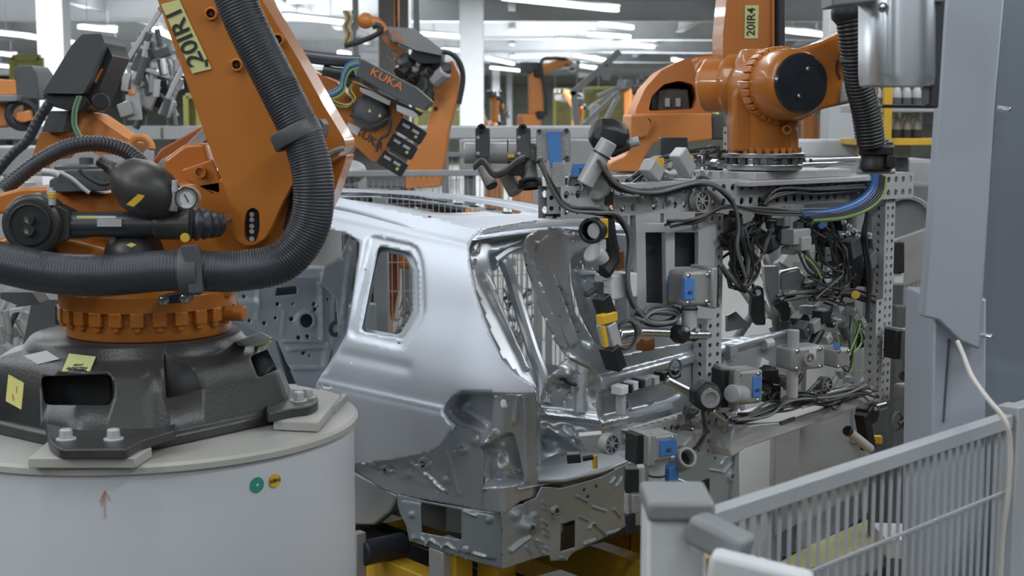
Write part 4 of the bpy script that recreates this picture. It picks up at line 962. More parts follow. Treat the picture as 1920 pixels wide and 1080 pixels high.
# robot with the bent arm and grey cabinet
Y1 = 11.0
r1 = thing('industrial_robot', (P(790, 300, Y1).x, Y1+.2, 0), 'orange robot with bent vertical arm carrying a grey sloping cabinet on top', 'robot')
base_under(812, Y1+.3, 1.8, r1)
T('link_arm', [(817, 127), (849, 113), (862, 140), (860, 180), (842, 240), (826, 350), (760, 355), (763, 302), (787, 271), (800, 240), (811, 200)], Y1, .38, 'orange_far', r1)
T('upper_cabinet', [(725, 50), (777, 53), (829, 93), (827, 104), (777, 94), (735, 74)], Y1-.3, .6, 'midgrey', r1)
T('cabinet_base', [(774, 93), (829, 103), (825, 120), (787, 120), (766, 108)], Y1-.25, .5, 'black', r1)
T('forearm', [(714, 69), (726, 66), (757, 98), (762, 112), (752, 116)], Y1-.1, .2, 'orange_far', r1)
text('KUKA', .05, 'inkorange', P(745, 68, Y1-.305), V((.8, 0, -.55)), V((.55, 0, .8)), 'lettering', r1)
MB('orange_far').ell(P(685, 39, Y1), S(16, Y1), S(16, Y1), S(15, Y1)).build('wrist_ball', r1)
MB('orange_far').tube([P(x, y, Y1) for x, y in ((692, 40), (706, 42), (714, 50), (722, 62))], S(10, Y1), 16).build('wrist_elbow', r1)
MB('white').cyl(P(668, 64, Y1), P(690, 70, Y1), S(9, Y1)).build('wrist_flange', r1)
MB('cable').tube([P(x, y, Y1-.2) for x, y in ((646, 86), (670, 80), (700, 68), (716, 56), (708, 46), (698, 52))], S(5, Y1), 10).build('hose', r1)
MB('cable').tube([P(x, y, Y1-.1) for x, y in ((820, 96), (845, 100), (863, 120), (868, 150), (860, 196))], S(5, Y1), 10).build('hose', r1)
for k, (x, m) in enumerate(((650, 'bluecab'), (655, 'yellow'), (662, 'cablegrey'), (646, 'yellow'))):
    MB(m).tube([P(x+(4 if j % 2 else -2), 20+j*15, Y1) for j in range(5)], S(2.5, Y1), 8).build('cable', r1)
random.seed(31)
for i in range(14):
    c = P(random.uniform(766, 850), random.uniform(122, 185) if i > 6 else random.uniform(118, 150), Y1-.12)
    MB(random.choice(['black', 'dkgrey', 'alupaint', 'black'])).cyl(c, c+V((random.uniform(-.1, .1), -.06, random.uniform(-.08, .08))), random.uniform(.02, .06), n=10).build('gear_motor', r1, bevel=.004)
MB('ink').cyl(P(817, 204, Y1-.01), P(817, 204, Y1+.01), S(4, Y1), n=12).build('bore', r1)
MB('cablegrey').torus(P(737, 104, Y1-.2), YN, S(10, Y1), .006).build('cable_loop', r1)
# dark cabinet robot at the left
Y2 = 7.6
r2 = thing('industrial_robot', (P(150, 300, Y2).x, Y2+.2, 0), 'orange robot with a big dark grey cabinet head, left of the near robot', 'robot')
base_under(165, Y2, 1.9, r2, .4)
T('cabinet', [(79, 175), (135, 83), (154, 64), (190, 63), (196, 80), (170, 150), (156, 176)], Y2-.2, .42, 'dkgrey', r2)
T('cabinet_side', [(190, 63), (211, 105), (176, 190), (156, 178), (170, 150)], Y2-.12, .34, 'black', r2)
MB('inkorange').slab([(176, 152), (190, 128), (193, 130), (180, 156)], Y2-.125, .01).build('orange_stripe', r2)
T('cabinet_base', [(80, 175), (156, 176), (172, 196), (150, 210), (128, 208), (85, 196)], Y2-.15, .38, 'black', r2)
T('terminal_box', [(92, 208), (128, 208), (118, 248), (77, 248)], Y2-.1, .25, 'dkgrey', r2)
MB('black').cyl(P(188, 190, Y2-.2), P(190, 190, Y2+.1), S(16, Y2), n=16).build('motor', r2, bevel=.006)
MB('rubber').tube([P(x, y, Y2-.3) for x, y in ((95, 190), (72, 225), (52, 262), (20, 292), (-20, 340))], S(9, Y2), 14, corr=(.03, .04)).build('hose', r2)
T('forearm', [(148, 210), (172, 214), (236, 258), (262, 268), (240, 290), (180, 290), (146, 262)], Y2, .3, 'orange_far', r2)
T('elbow', [(75, 248), (132, 248), (124, 275), (100, 300), (60, 296)], Y2, .3, 'orange', r2)
MB('orange_far').torus(P(262, 280, Y2-.1), (0, -1, .3), S(22, Y2), S(7, Y2), arc=.5).build('bracket_arch', r2)
for k, m in enumerate(('greencab', 'bluecab', 'greencab')):
    MB(m).tube([P(x+k*3, y, Y2-.22) for x, y in ((146, 180), (138, 205), (137, 235), (150, 262))], S(2.5, Y2), 8).build('cable', r2)
Y3 = 9.5
r3 = thing('industrial_robot', (P(20, 300, Y3).x, Y3+.2, 0), 'leftmost robot with an upright dark box and a looped black hose', 'robot')
base_under(10, Y3, 2.0, r3)
T('cabinet', [(26, 126), (36, 122), (58, 122), (69, 138), (73, 186), (31, 186)], Y3, .35, 'dkgrey', r3)
MB('rubber').torus(P(42, 214, Y3), (0.2, -1, 0), S(24, Y3), S(8, Y3)).build('hose', r3)
T('arm', [(-30, 146), (30, 150), (32, 178), (-30, 180)], Y3, .3, 'orange_far', r3)
T('bar', [(-30, 178), (32, 178), (32, 190), (-30, 192)], Y3-.1, .3, 'midgrey', r3)
T('elbow', [(30, 212), (56, 206), (60, 226), (44, 230), (30, 226)], Y3-.05, .3, 'orange_far', r3)
T('shoulder', [(-20, 190), (16, 190), (14, 236), (-20, 240)], Y3+.1, .3, 'orange_far', r3)
# metal gripper hanging in the middle left
Y4 = 8.8
gp = thing('framing_gripper', P(290, 230, Y4), 'silver bar gripper with many clamps held in the air left of the near arm', 'gripper')
random.seed(5)
def gbar(x0, y0, x1, y1, w, n='bar', m='alupaint', dy=0): MB(m).bar(P(x0, y0, Y4+dy), P(x1, y1, Y4+dy), S(w, Y4), S(w, Y4)).build(n, gp, bevel=.006)
gbar(235, 120, 300, 20, 10); gbar(300, 20, 318, 2, 12, m='midgrey'); gbar(236, 118, 332, 150, 8); gbar(300, 215, 345, 120, 9, dy=-.2); gbar(240, 120, 262, 215, 8, dy=.1); gbar(262, 60, 312, 96, 7, dy=.2, m='midgrey'); gbar(265, 150, 330, 200, 7, dy=.1, m='midgrey'); gbar(318, 120, 330, 236, 7, m='midgrey')
for i in range(46):
    x = random.uniform(236, 338); y = random.uniform(70, 225)
    if x < 262 and y < 100: y += 60
    c = P(x, y, Y4+random.uniform(-.25, .25)); R = Matrix.Rotation(random.uniform(-.5, .5), 3, 'Y')
    m = random.choice(['alupaint', 'alucast', 'dkgrey', 'steel', 'alupaint', 'black'])
    if i % 2: dd = R@V((0, 0, random.uniform(.03, .09))); MB(m).cyl(c-dd, c+dd, random.uniform(.012, .03), n=12).build('clamp_cylinder', gp)
    else: MB(m).box(c, random.uniform(.03, .09), .05, random.uniform(.05, .16), R=R).build('clamp_arm', gp, bevel=.004)
MB('orange_far').cyl(P(246, 168, Y4-.3), P(248, 178, Y4-.3), .02, n=12).build('orange_cap', gp)
# generic robot for the distance
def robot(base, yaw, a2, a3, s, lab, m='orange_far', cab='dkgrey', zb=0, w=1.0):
    t = thing('industrial_robot', base, lab, 'robot')
    cu, su = math.cos(yaw), math.sin(yaw)
    def W(u, v, z): return V(base)+V((cu*u-su*v, su*u+cu*v, z))*s
    ux = V((cu, su, 0)); vx = V((-su, cu, 0))
    MB(m).lathe(W(0, 0, zb), (0, 0, 1), [(.38*s, -zb*s), (.38*s, 0), (.36*s, .1*s), (.28*s, .16*s), (.26*s, .3*s)], 24).build('robot_base', t)
    MB(m).box(W(.12, 0, zb+.5), .6*s, .42*s, .42*s, u=ux, v=vx).build('carousel', t, bevel=.06*s)
    j2 = (.35, zb+.68)
    def arm(name, p, a, L, w0, w1, th, v0):
        d = (math.cos(a), math.sin(a)); n = (-d[1], d[0]); q = (p[0]+d[0]*L, p[1]+d[1]*L); e = .12
        pts = [(p[0]-d[0]*e+n[0]*w0*.6, p[1]-d[1]*e+n[1]*w0*.6), (p[0]+n[0]*w0, p[1]+n[1]*w0), (q[0]+n[0]*w1, q[1]+n[1]*w1), (q[0]+d[0]*e*.7+n[0]*w1*.5, q[1]+d[1]*e*.7+n[1]*w1*.5), (q[0]+d[0]*e*.7-n[0]*w1*.5, q[1]+d[1]*e*.7-n[1]*w1*.5), (q[0]-n[0]*w1, q[1]-n[1]*w1), (p[0]-n[0]*w0, p[1]-n[1]*w0), (p[0]-d[0]*e-n[0]*w0*.6, p[1]-d[1]*e-n[1]*w0*.6)]
        MB(m).prism([W(x, v0, z) for x, z in pts], vx*th*s).build(name, t, bevel=.03*s); return q
    j3 = arm('link_arm', j2, a2, 1.15, .2, .15, .26, -.13)
    MB('black').cyl(W(j2[0], -.3, j2[1]), W(j2[0], .3, j2[1]), .12*s).build('shoulder_motor', t)
    j5 = arm('forearm', j3, a3, 1.1, .16, .09, .24, -.02)
    MB(cab).box(W(j3[0]-.1*math.cos(a3), .1, j3[1]+.18), .5*s, .3*s, .3*s, u=ux, v=vx).build('cabinet', t, bevel=.03*s)
    MB('black').cyl(W(j3[0], -.25, j3[1]), W(j3[0], .25, j3[1]), .11*s).build('elbow_motor', t)
    MB('rubber').tube([W(j2[0]+.2, -.2, j2[1]), W((j2[0]+j3[0])/2+.22, -.22, (j2[1]+j3[1])/2), W(j3[0]+.1, -.2, j3[1]+.3), W((j3[0]+j5[0])/2, -.1, (j3[1]+j5[1])/2+.25), W(j5[0], 0, j5[1]+.05)], .05*s, 10).build('hose', t)
    d = V((math.cos(a3), 0, math.sin(a3)))
    MB(m).cyl(W(j5[0], .1, j5[1]), W(j5[0]+.2*math.cos(a3-.8), .1, j5[1]+.2*math.sin(a3-.8)), .09*s).build('wrist', t)
    random.seed(int(abs(base[0])*100)); mb = MB('alupaint', 'black', 'alucast'); q = W(j5[0]+.35*math.cos(a3-.8), .1, j5[1]+.35*math.sin(a3-.8))
    for i in range(10): mb.m(i % 3); mb.box(q+V([random.uniform(-.25, .25)*s for _ in range(3)]), random.uniform(.05, .3)*s, .06*s, random.uniform(.05, .25)*s)
    mb.build('gripper_tool', t)
    return t
p = P(985, 236, 34); robot((p.x, 34, 0), .5, 1.62, .35, .85, 'far orange robot standing alone right of the white column', zb=2.35)
p = P(940, 236, 37); robot((p.x-.2, 37, 0), 2.9, 1.2, -.6, .62, 'low crouching far robot just left of the lone far robot', zb=2.9)
p = P(1170, 236, 30); robot((p.x, 30, 0), .9, 1.6, .1, .7, 'far robot right of the leaning grey frame', zb=2.55)
p = P(905, 236, 45); robot((p.x+.3, 45, 0), 1.2, 1.6, -.3, .7, 'tiny far robot against the right side of the white column', zb=2.7)
p = P(700, 400, 10.9); robot((p.x-.27, 10.9, 0), -.3, 1.75, .2, .84, 'orange robot behind the car, seen through its rear side window', 'orange')
T('arm_housing', [(686, 440), (746, 452), (744, 560), (738, 604), (720, 612), (686, 606), (690, 540)], 11.1, .3, 'orange', C.objects['industrial_robot.009'], 4)
T('motor_housing', [(726, 470), (748, 474), (746, 556), (728, 560)], 11.0, .15, 'orange_dk', C.objects['industrial_robot.009'], 4)
p = P(560, 400, 12.0); robot((p.x+.15, 12.2, 0), .5, 1.2, -.2, .72, 'orange robot behind the wire fence, seen through the rear door opening', 'orange')
T('arm_housing', [(575, 420), (640, 430), (660, 452), (640, 486), (612, 500), (570, 500)], 11.9, .3, 'orange', C.objects['industrial_robot.010'], 6)
p = P(1085, 236, 26); robot((p.x, 26, 0), 1.9, 1.9, .5, .5, 'small dark headed robot behind the leaning grey frame', zb=3.6)
p = P(1519, 236, 20); tag(MB('orange_far').cyl((p.x, 20, 0), (p.x, 20, 2.5), .12).build('orange_post'), 'orange post right of the wrist, behind the white beam cover', 'post')
p = P(715, 500, 8.6); tag(MB('fencegrey').box((p.x, 8.6, 1.0), .09, .09, 2.0).build('guard_post', bevel=.01), 'thick grey post seen through the rear side window', 'post')
# welding dome near the fence
t = thing('white_dome', P(650, 330, 8.9)*1.0, 'shiny pale rounded cover behind the fence under the orange plate', 'cover')
MB('alupaint').ell(P(655, 322, 9.9), S(32, 9.9), .2, S(22, 9.9)).build('dome', t); MB('dkgrey').box((P(655, 322, 9.9).x, 9.9, .95), .2, .2, 1.9).build('stand', t)
# ================================================================== GRIPPER FRAME
GA = V((.69, 4.9, 0)); GU = V((.741, .671, 0)); GN = V((.671, -.741, 0))   # along the frame / towards the viewer
def G(x, y, off=0):
    """point of the frame plane (moved off metres towards the viewer) seen at picture x, y"""
    return PL(x, y, GA+GN*off, GN)
gf = thing('gripper_frame', (GA.x, GA.y, 0)+0*GA if False else (GA.x+.3, GA.y+.3, G(1330, 850).z), 'large grey perforated tube gripper frame with clamps and cables, hung under the right robot', 'gripper')
def gperf(p, q, side, w, d, rw=2, rd=2, name='perforated_beam', pitch=None):
    return MB('alupaint').perf(p, q, side, w, d, rw, rd, pitch).build(name, gf, ang=40)
zt = 2.155
a = G(1030, 380); b = G(1692, 360)
a.z = b.z = zt
gperf(a, b, GN, .10, .10, 2, 2, pitch=.05)
# rear beam and upper perforated strip
gperf(a+GU*.35-GN*.30+V((0, 0, .02)), b-GN*.30+V((0, 0, .02)), GN, .08, .08, 2, 2, pitch=.05)
for f in (.3, .62, .97):
    c = a.lerp(b, f); MB('alupaint').bar(c-GN*.02, c-GN*.32, .06, .06).build('cross_tube', gf, bevel=.004)
# posts
def post(x, y0, y1, w, d, off=0, pitch=.04, rw=2, rd=1):
    p, q = G(x, y0, off), G(x, y1, off); q.x, q.y = p.x, p.y
    return gperf(p, q, GU, w, d, rw, rd, 'perforated_post', pitch)
post(1330, 400, 848, .080, .06, 0, .034)
post(1658, 366, 748, .068, .06, 0, .033)
post(1194, 352, 600, .03, .03, .03, .035, 1, 1)
post(1640, 560, 748, .05, .05, .05, .034, 1, 1)
# plate frame with two slot windows
pf = [(1192, 362), (1212, 362), (1212, 418), (1246, 418), (1246, 362), (1264, 362), (1264, 418), (1344, 418), (1344, 438), (1336, 600), (1195, 588)]
mb = MB('alupaint'); mb.prism([G(x, y, .05) for x, y in pf], -GN*.02, [[G(x, y, .05) for x, y in h] for h in ([(1211, 436), (1248, 436), (1250, 570), (1213, 568)], [(1266, 436), (1310, 436), (1310, 574), (1266, 571)])])
mb.build('plate_frame', gf, bevel=.003)
for h in ([(1211, 436), (1248, 436), (1250, 570), (1213, 568)], [(1266, 436), (1310, 436), (1310, 500), (1266, 500)]):
    MB('darkpanel').prism([G(x, y, -.0) for x, y in h], -GN*.02).build('dark_plate', gf)
for x, y in ((1230, 375), (1255, 375), (1307, 422), (1204, 372)): MB('alupaint').bolt(G(x, y, .055), GN, .011, .01).build('bolt', gf)
# spoked hub wheels
def hub(x, y, r, off, nrm=GN, w=.03):
    c = G(x, y, off); u, v, d = basis(nrm); R = S(r, c.y)
    mb = MB('alucast').ring(c, d, R, R*.80, w, 28).cyl(c-d*w*.5, c+d*w*.5, R*.28, n=16)
    for i in range(8):
        a = math.pi*i/4; e = u*math.cos(a)+v*math.sin(a); mb.bar(c+e*R*.2, c+e*R*.9, R*.13, w*.8, up=d)
    o = mb.build('spoked_hub', gf); MB('dkgrey').cyl(c-d*w*.55, c-d*w*.4, R*.85, n=24).build('hub_back', o); return o
hub(1312, 377, 21, .075); hub(1142, 832, 21, .20); hub(1546, 722, 18, .12)
# clamp casting: block with flange plate, bolts, blue tape and clamping tube
def clampcast(x, y, w, h, off, tape=None, tube=None, hole=None, back=True, plate='left', dep=.10, lab=None):
    """cast bracket at picture x, y with size w, h (picture units)"""
    c = G(x, y, off); W, H = S(w, c.y), S(h, c.y); u = GU; n = GN
    u = V((.90, .436, 0)); n = V((.436, -.90, 0))
    o = MB('alucast').box(c, W, dep, H, u=u, v=n).build('bracket_casting', gf, bevel=.012, seg=3)
    e = -1 if plate == 'left' else 1
    if back:
        MB('alucast').box(c+u*e*W*.5, .022, dep*1.35, H*1.18, u=u, v=n).build('flange', o, bevel=.006)
        MB('black').box(c+u*e*(W*.5+.025), .025, dep*.7, H*1.1, u=u, v=n).build('rubber_plate', o, bevel=.003)
        for s1 in (-1, 1): MB('chrome').bolt(c+u*e*W*.46+V((0, 0, s1*H*.47))+n*dep*.5, n, .008, .008).build('bolt', o)
    for s1 in (-1, 1):
        for s2 in (-1, 1): MB('chrome').bolt(c+u*s2*W*.34+V((0, 0, s1*H*.38))+n*dep*.5, n, .005, .005).build('bolt', o)
    if hole:
        MB('alucast').ring(c+u*hole*W+n*(dep*.5+.006), n, H*.28, H*.20, .02).build('bore_rim', o); MB('ink').cyl(c+u*hole*W+n*(dep*.5-.004), c+u*hole*W+n*(dep*.5+.004), H*.20).build('bore', o)
    if tape:
        t0, t1 = tape; MB('blue').box(c+u*W*(t0+t1)/2+n*.001, abs(t1-t0)*W, dep+.004, H*.62, u=u, v=n).build('blue_tape', o, bevel=.003)
        text('A2', .016, 'ink', c+u*W*(t0+t1)/2+n*(dep*.5+.004)-V((0, 0, H*.1)), u, (0, 0, 1), 'pen_mark', o) if w > 60 else None
    if tube:
        ty0, ty1, tx, tr = tube; p, q = G(x+tx, ty0, off), G(x+tx, ty1, off); q.x, q.y = p.x, p.y
        MB('alupaint').cyl(p, q, S(tr, p.y), n=24).build('clamping_tube', o)
        MB('cable').ring(p.lerp(q, .3), (0, 0, 1), S(tr, p.y)*1.08, S(tr, p.y)*.95, .006).build('cable_tie', o)
    return o
o = clampcast(1293, 538, 62, 66, .14, (-.5, -.12), (560, 622, 0, 15), plate='right')
clampcast(1228, 834, 62, 52, .24, (-.15, .48), (850, 985, 4, 16), plate='left')
clampcast(1500, 668, 78, 44, .22, None, (618, 745, -12, 11), hole=-.05, back=False)
c = G(1525, 665, .275); MB('paper').box(c, .048, .003, .036, u=GU, v=GN).build('label', gf)
clampcast(1565, 668, 34, 38, .20, None, None, back=False); MB('blue').cyl(G(1569, 650, .255), G(1569, 650, .25), .013).build('blue_tape_dot', gf)
clampcast(1700, 642, 46, 50, .16, (.30, .52), None, hole=-.06, plate='left')
clampcast(1724, 684, 44, 34, .22, (0, .4), (700, 785, 4, 13), back=False)
clampcast(1388, 722, 66, 66, .14, (.12, .42), None, plate='left')
MB('alupaint').cyl(G(1372, 738, .22), G(1392, 740, .2), S(17, 4.8)).build('clamping_tube', gf)
clampcast(1702, 735, 34, 30, .12, (-.4, .1), None, back=False)
# black swivel knuckles with rods
def knuckle(x, y, r, off, ax, rods=(), ringr=None):
    c = G(x, y, off); R = S(r, c.y)
    o = MB('black').lathe(c-ax*R*.8, ax, [(R*.75, 0), (R, R*.25), (R, R*1.35), (R*.75, R*1.6)], 7).build('swivel_knuckle', gf, bevel=.006)
    if ringr: MB('alucast').ring(c+ax*R*.85, ax, R*.62, R*.42, .02).build('ring', o)
    for (x0, y0, x1, y1, rr, oo) in rods: MB('steel').cyl(G(x0, y0, oo), G(x1, y1, oo), S(rr, c.y), n=20).build('rod', o)
    MB('alupaint').bolt(c+ax*R*.8+V((0, 0, R*.5)), ax, .006, .006).build('bolt', o)
    return o
knuckle(1275, 626, 19, .16, GN, [(1198, 622, 1252, 624, 8, .16), (1285, 628, 1326, 628, 9, .16)])
knuckle(1298, 626, 15, .15, GN)
knuckle(1322, 742, 30, .20, (GN*.9-GU*.5).normalized(), [(1335, 770, 1356, 786, 6, .24)], ringr=1)
knuckle(1626, 775, 22, .05, GN, [(1632, 768, 1660, 760, 7, .05)])
MB('alupaint').cyl(G(1590, 808, .1), G(1632, 842, .1), S(9, 5.3)).build('sensor_tube', gf)
MB('black').cyl(G(1588, 806, .1), G(1592, 810, .1), S(10, 5.3)).build('sensor_cap', gf)
MB('black').bar(G(1616, 775, .06), G(1628, 842, .06), .05, .04).build('arm', gf, bevel=.004)
MB('yellow').box(G(1646, 824, .06), .03, .03, .03).build('yellow_cap', gf, bevel=.003)
MB('black').bar(G(1700, 795, .2), G(1760, 790, .2), .04, .04).build('arm', gf, bevel=.004)
MB('cablegrey').torus(G(1682, 790, .15), GN, S(17, 5.4), .006).build('cable_loop', gf)
MB('copper').torus(G(1742, 735, .2), GN, S(8, 5.4), .006).build('cable_loop', gf)
# tilted lower bracket with ring
c = G(1280, 862, .26); MB('alucast').ring(c, (GN-GU*.3+V((0, 0, .5))).normalized(), S(20, 4.7), S(13, 4.7), .07).build('ring_bracket', gf, bevel=.004)
MB('ink').cyl(c-GN*.01, c, S(13, 4.7)).build('bore', gf)
MB('blue').box(G(1258, 888, .25), .045, .03, .06, u=(GU+V((0, 0, .4))).normalized(), v=GN).build('blue_tape', gf, bevel=.004)
MB('alucast').bar(G(1270, 845, .2), G(1292, 820, .15), .05, .05).build('bracket_arm', gf, bevel=.008)
MB('steel').cyl(G(1266, 898, .22), G(1296, 910, .25), S(5, 4.7)).build('pin', gf)
# left end: cross tube with black clamps, flange plate with blue tape
Yl = 4.45
p, q = P(840, 287, Yl+.05), P(1012, 287, Yl+.05)
MB('alupaint').cyl(p+V((.05, 0, 0)), q, S(20, Yl), n=28).build('cross_tube', gf)
for x in (905, 982):
    o = MB('dkgrey').slab(rpoly([(x-14, 240), (x+13, 240), (x+13, 297), (x-13, 296)], 3), Yl-.03, .10).build('black_clamp', gf, bevel=.004)
    MB('black').ring(P(x-2, 240, Yl-.035), YN, S(8, Yl), S(4, Yl), .03).build('clamp_ring', o)
    for y in (258, 288): MB('alupaint').bolt(P(x-9, y, Yl-.03), YN, .004, .004).build('bolt', o)
MB('ink').slab([(951, 262), (953, 262), (953, 286), (951, 286)], Yl-.06, .003).build('mark', gf)
pc = [(1006, 240), (1070, 240), (1070, 304), (1006, 304)]
o = MB('alucast').slab(rpoly(pc, 5), Yl-.04, .03).build('flange_plate', gf, bevel=.004)
for x, y in ((1011, 246), (1062, 245), (1013, 298), (1063, 296)): MB('dkgrey').ring(P(x, y, Yl-.042), YN, S(4.5, Yl), S(2, Yl), .012).build('bolt', o)
MB('blue').slab([(1025, 247), (1051, 247), (1053, 312), (1031, 312)], Yl-.05, .012).build('blue_tape', o)
MB('alucast').slab([(1010, 250), (1066, 250), (1068, 296), (1008, 296)], Yl-.02, .14).build('casting', o, bevel=.008)
p, q = P(1042, 300, Yl), P(1042, 372, Yl)
gperf(P(1042, 300, Yl-.02), P(1042, 400, Yl-.02), V((1, 0, 0)), S(34, Yl), .05, 2, 1, 'perforated_post', .035)
slab(('alucast',), [(1036, 305), (1056, 305), (1060, 350), (1080, 364), (1034, 366)], Yl-.08, .08, 'rib_casting', gf, 4, .006)
# hanging cameras / cylinders
def scyl(x0, y0, x1, y1, r, Y, m='alucast', name='sensor_cylinder', cap=True):
    p, q = P(x0, y0, Y), P(x1, y1, Y-.03); o = MB(m).cyl(p, q, S(r, Y), n=24).build(name, gf)
    if cap: d = (q-p).normalized(); MB('black').cyl(q-d*.004, q+d*.006, S(r*.9, Y), n=24).build('lens_cap', o)
    return o
scyl(904, 310, 922, 348, 12, Yl); scyl(945, 320, 968, 362, 15, Yl+.1, cap=False); scyl(988, 296, 994, 338, 16, Yl+.05); 
MB('black').ring(P(995, 345, Yl+.05), V((0.1, -.2, -1)), S(22, Yl), S(16, Yl), .03).build('lamp_ring', gf)
MB('black').box(P(968, 314, Yl+.02), .05, .05, .05).build('sensor_box', gf, bevel=.004)
MB('yellow').box(P(958, 292, Yl-.05), .02, .02, .01).build('yellow_plug', gf)
for k in range(3): MB('cable' if k else 'cablegrey').tube([P(x, y+k*4, Yl-.07) for x, y in ((888, 310), (905, 298), (925, 322), (945, 318), (968, 300), (985, 292))], .005, 8).build('cable', gf)
# diagonal casting with tape
o = slab(('alucast',), [(1068, 330), (1110, 306), (1150, 330), (1146, 360), (1126, 378), (1080, 376), (1066, 350)], Yl-.02, .14, 'angled_casting', gf, 6, .01)
MB('blue').slab([(1074, 308), (1112, 306), (1104, 330), (1070, 332)], Yl-.045, .03).build('blue_tape', o)
text('2A', .02, 'ink', P(1092, 320, Yl-.046), (1, 0, 0), (0, 0, 1), 'pen_mark', o)
MB('alucast').ring(P(1085, 354, Yl-.03), (-.3, -1, .3), S(11, Yl), S(8, Yl), .03).build('bore_rim', o)
MB('alupaint').cyl(P(1096, 346, Yl-.05), P(1142, 264, Yl-.05), S(17, Yl), n=28).build('clamping_tube', gf)
MB('cable').ring(P(1128, 290, Yl-.05), (P(1142, 264, Yl)-P(1096, 346, Yl)), S(18.5, Yl), S(16, Yl), .006).build('cable_tie', gf)
o = MB('black').lathe(P(1142, 255, Yl+.0), V((1, .2, -.25)), [(.03, -.06), (.052, -.04), (.058, .0), (.05, .04), (.03, .06)], 7).build('swivel_knuckle', gf, bevel=.008)
MB('black').bar(P(1150, 255, Yl), P(1165, 288, Yl), .06, .07).build('knuckle_lug', gf, bevel=.01)
MB('alupaint').cyl(P(1168, 272, Yl), P(1198, 264, Yl), S(9, Yl), n=20).build('rod', gf)
MB('ink').cyl(P(1197, 264, Yl), P(1199, 264, Yl), S(8, Yl), n=20).build('rod_end', gf)
slab(('black',), [(1092, 376), (1126, 378), (1150, 360), (1150, 384), (1092, 384)], Yl+.02, .1, 'rubber_plate', gf, 2, .003)
# mounting plates on top under the robot flange
FC = P(1432, 295, 5.12)
def tplate(x0, x1, y0, y1, dn, m='steel', name='adapter_plate'):
    c = (G(x0, y0, -.1)+G(x1, y1, -.1))/2; L = (G(x1, y0, -.1)-G(x0, y0, -.1)).length; h = abs(G(x0, y0, -.1).z-G(x0, y1, -.1).z)
    MB(m).box(c, L, dn, h, u=GU, v=GN).build(name, gf, bevel=.003)
tplate(1345, 1525, 317, 332, .34, 'alupaint'); tplate(1318, 1570, 331, 341, .40, 'alupaint')
MB('steel').lathe(P(1432, 318, 5.12), (0, 0, 1), [(.135, 0), (.14, .01), (.14, .02), (.12, .025), (.12, .04), (.145, .045), (.145, .06), (.10, .065)], 40).build('tool_changer', gf, bevel=.002)
for i in range(16):
    a_ = 2*math.pi*i/16; MB('dkgrey').box(P(1432, 312, 5.12)+V((math.cos(a_)*.128, math.sin(a_)*.128, .02)), .02, .02, .035).build('changer_bolt', gf, bevel=.003)
MB('steel').cyl(P(1520, 301, 5.1), P(1620, 297, 5.5), S(4, 5), n=10).cyl(P(1500, 309, 5.1), P(1622, 306, 5.5), S(4, 5), n=10).build('support_rods', gf)
# valves and fittings on the top, left of the flange
random.seed(21)
MB('steel').prism([G(x, y, -.2) for x, y in ((1364, 592), (1380, 584), (1408, 612), (1364, 622))], -GN*.01).build('locating_sheet', gf)
def clutter(x0, x1, y0, y1, off0, off1, n, mats, szr=(8, 24), name='valve_block', plane=None):
    for i in range(n):
        x, y = random.uniform(x0, x1), random.uniform(y0, y1); c = G(x, y, random.uniform(off0, off1)); m = random.choice(mats)
        R = Matrix.Rotation(random.choice((0, 0, .3, -.4, .6)), 3, GN) @ Matrix.Rotation(.735, 3, 'Z')
        a_, b_, d_ = [S(random.uniform(*szr), c.y) for _ in range(3)]
        if random.random() < .6:
            o = MB(m).box(c, a_, b_, d_, R=R).build(name, gf, bevel=.003)
            if random.random() < .5: MB('chrome').bolt(c-V((R.col[1]))*b_*.5, -V(R.col[1]), .004, .005).build('bolt', o)
        else: dd = R@V((random.choice((0, 1, 1)), 0, random.choice((0, 1))))*a_*.7+V((0, 0, .001)); MB(m).cyl(c-dd, c+dd, b_*.35, n=14).build('cylinder', gf)
def wires(n, pts, spread, r, off=(.0, .1), m=('cable',), name='cable'):
    for i in range(n):
        j = [(random.gauss(0, spread), random.gauss(0, spread)) for _ in pts]; o0 = random.uniform(*off)
        MB(random.choice(m)).tube([G(x+a_, y+b_, o0) for (x, y), (a_, b_) in zip(pts, j)], r, 6, step=.02).build(name, gf)
clutter(1205, 1345, 292, 336, -.3, -.02, 26, ['alucast', 'alupaint', 'black', 'dkgrey', 'steel'], (8, 22))
for x, y in ((1225, 305), (1280, 300)): MB('yellow').box(G(x+10, y, -.0), .035, .03, .03).build('yellow_label', gf, bevel=.003)
MB('alupaint').bar(G(1212, 308, .0), G(1232, 330, .0), .05, .05).build('tilted_cylinder', gf, bevel=.005)
MB('alupaint').bar(G(1270, 284, .0), G(1290, 322, .0), .05, .05).build('tilted_cylinder', gf, bevel=.005)
MB('darkpanel').slab([(1239, 258), (1290, 258), (1290, 298), (1239, 298)], 5.5, .1).build('control_box', gf, bevel=.004)
gperf(G(1365, 238, -.15), G(1365, 280, -.15), GU, S(16, 5), .02, 1, 1, 'perforated_strip', .035)
wires(8, [(1190, 335), (1240, 300), (1300, 290), (1350, 280)], 8, .004, (-.15, 0), ('cablegrey', 'cable', 'cable'))
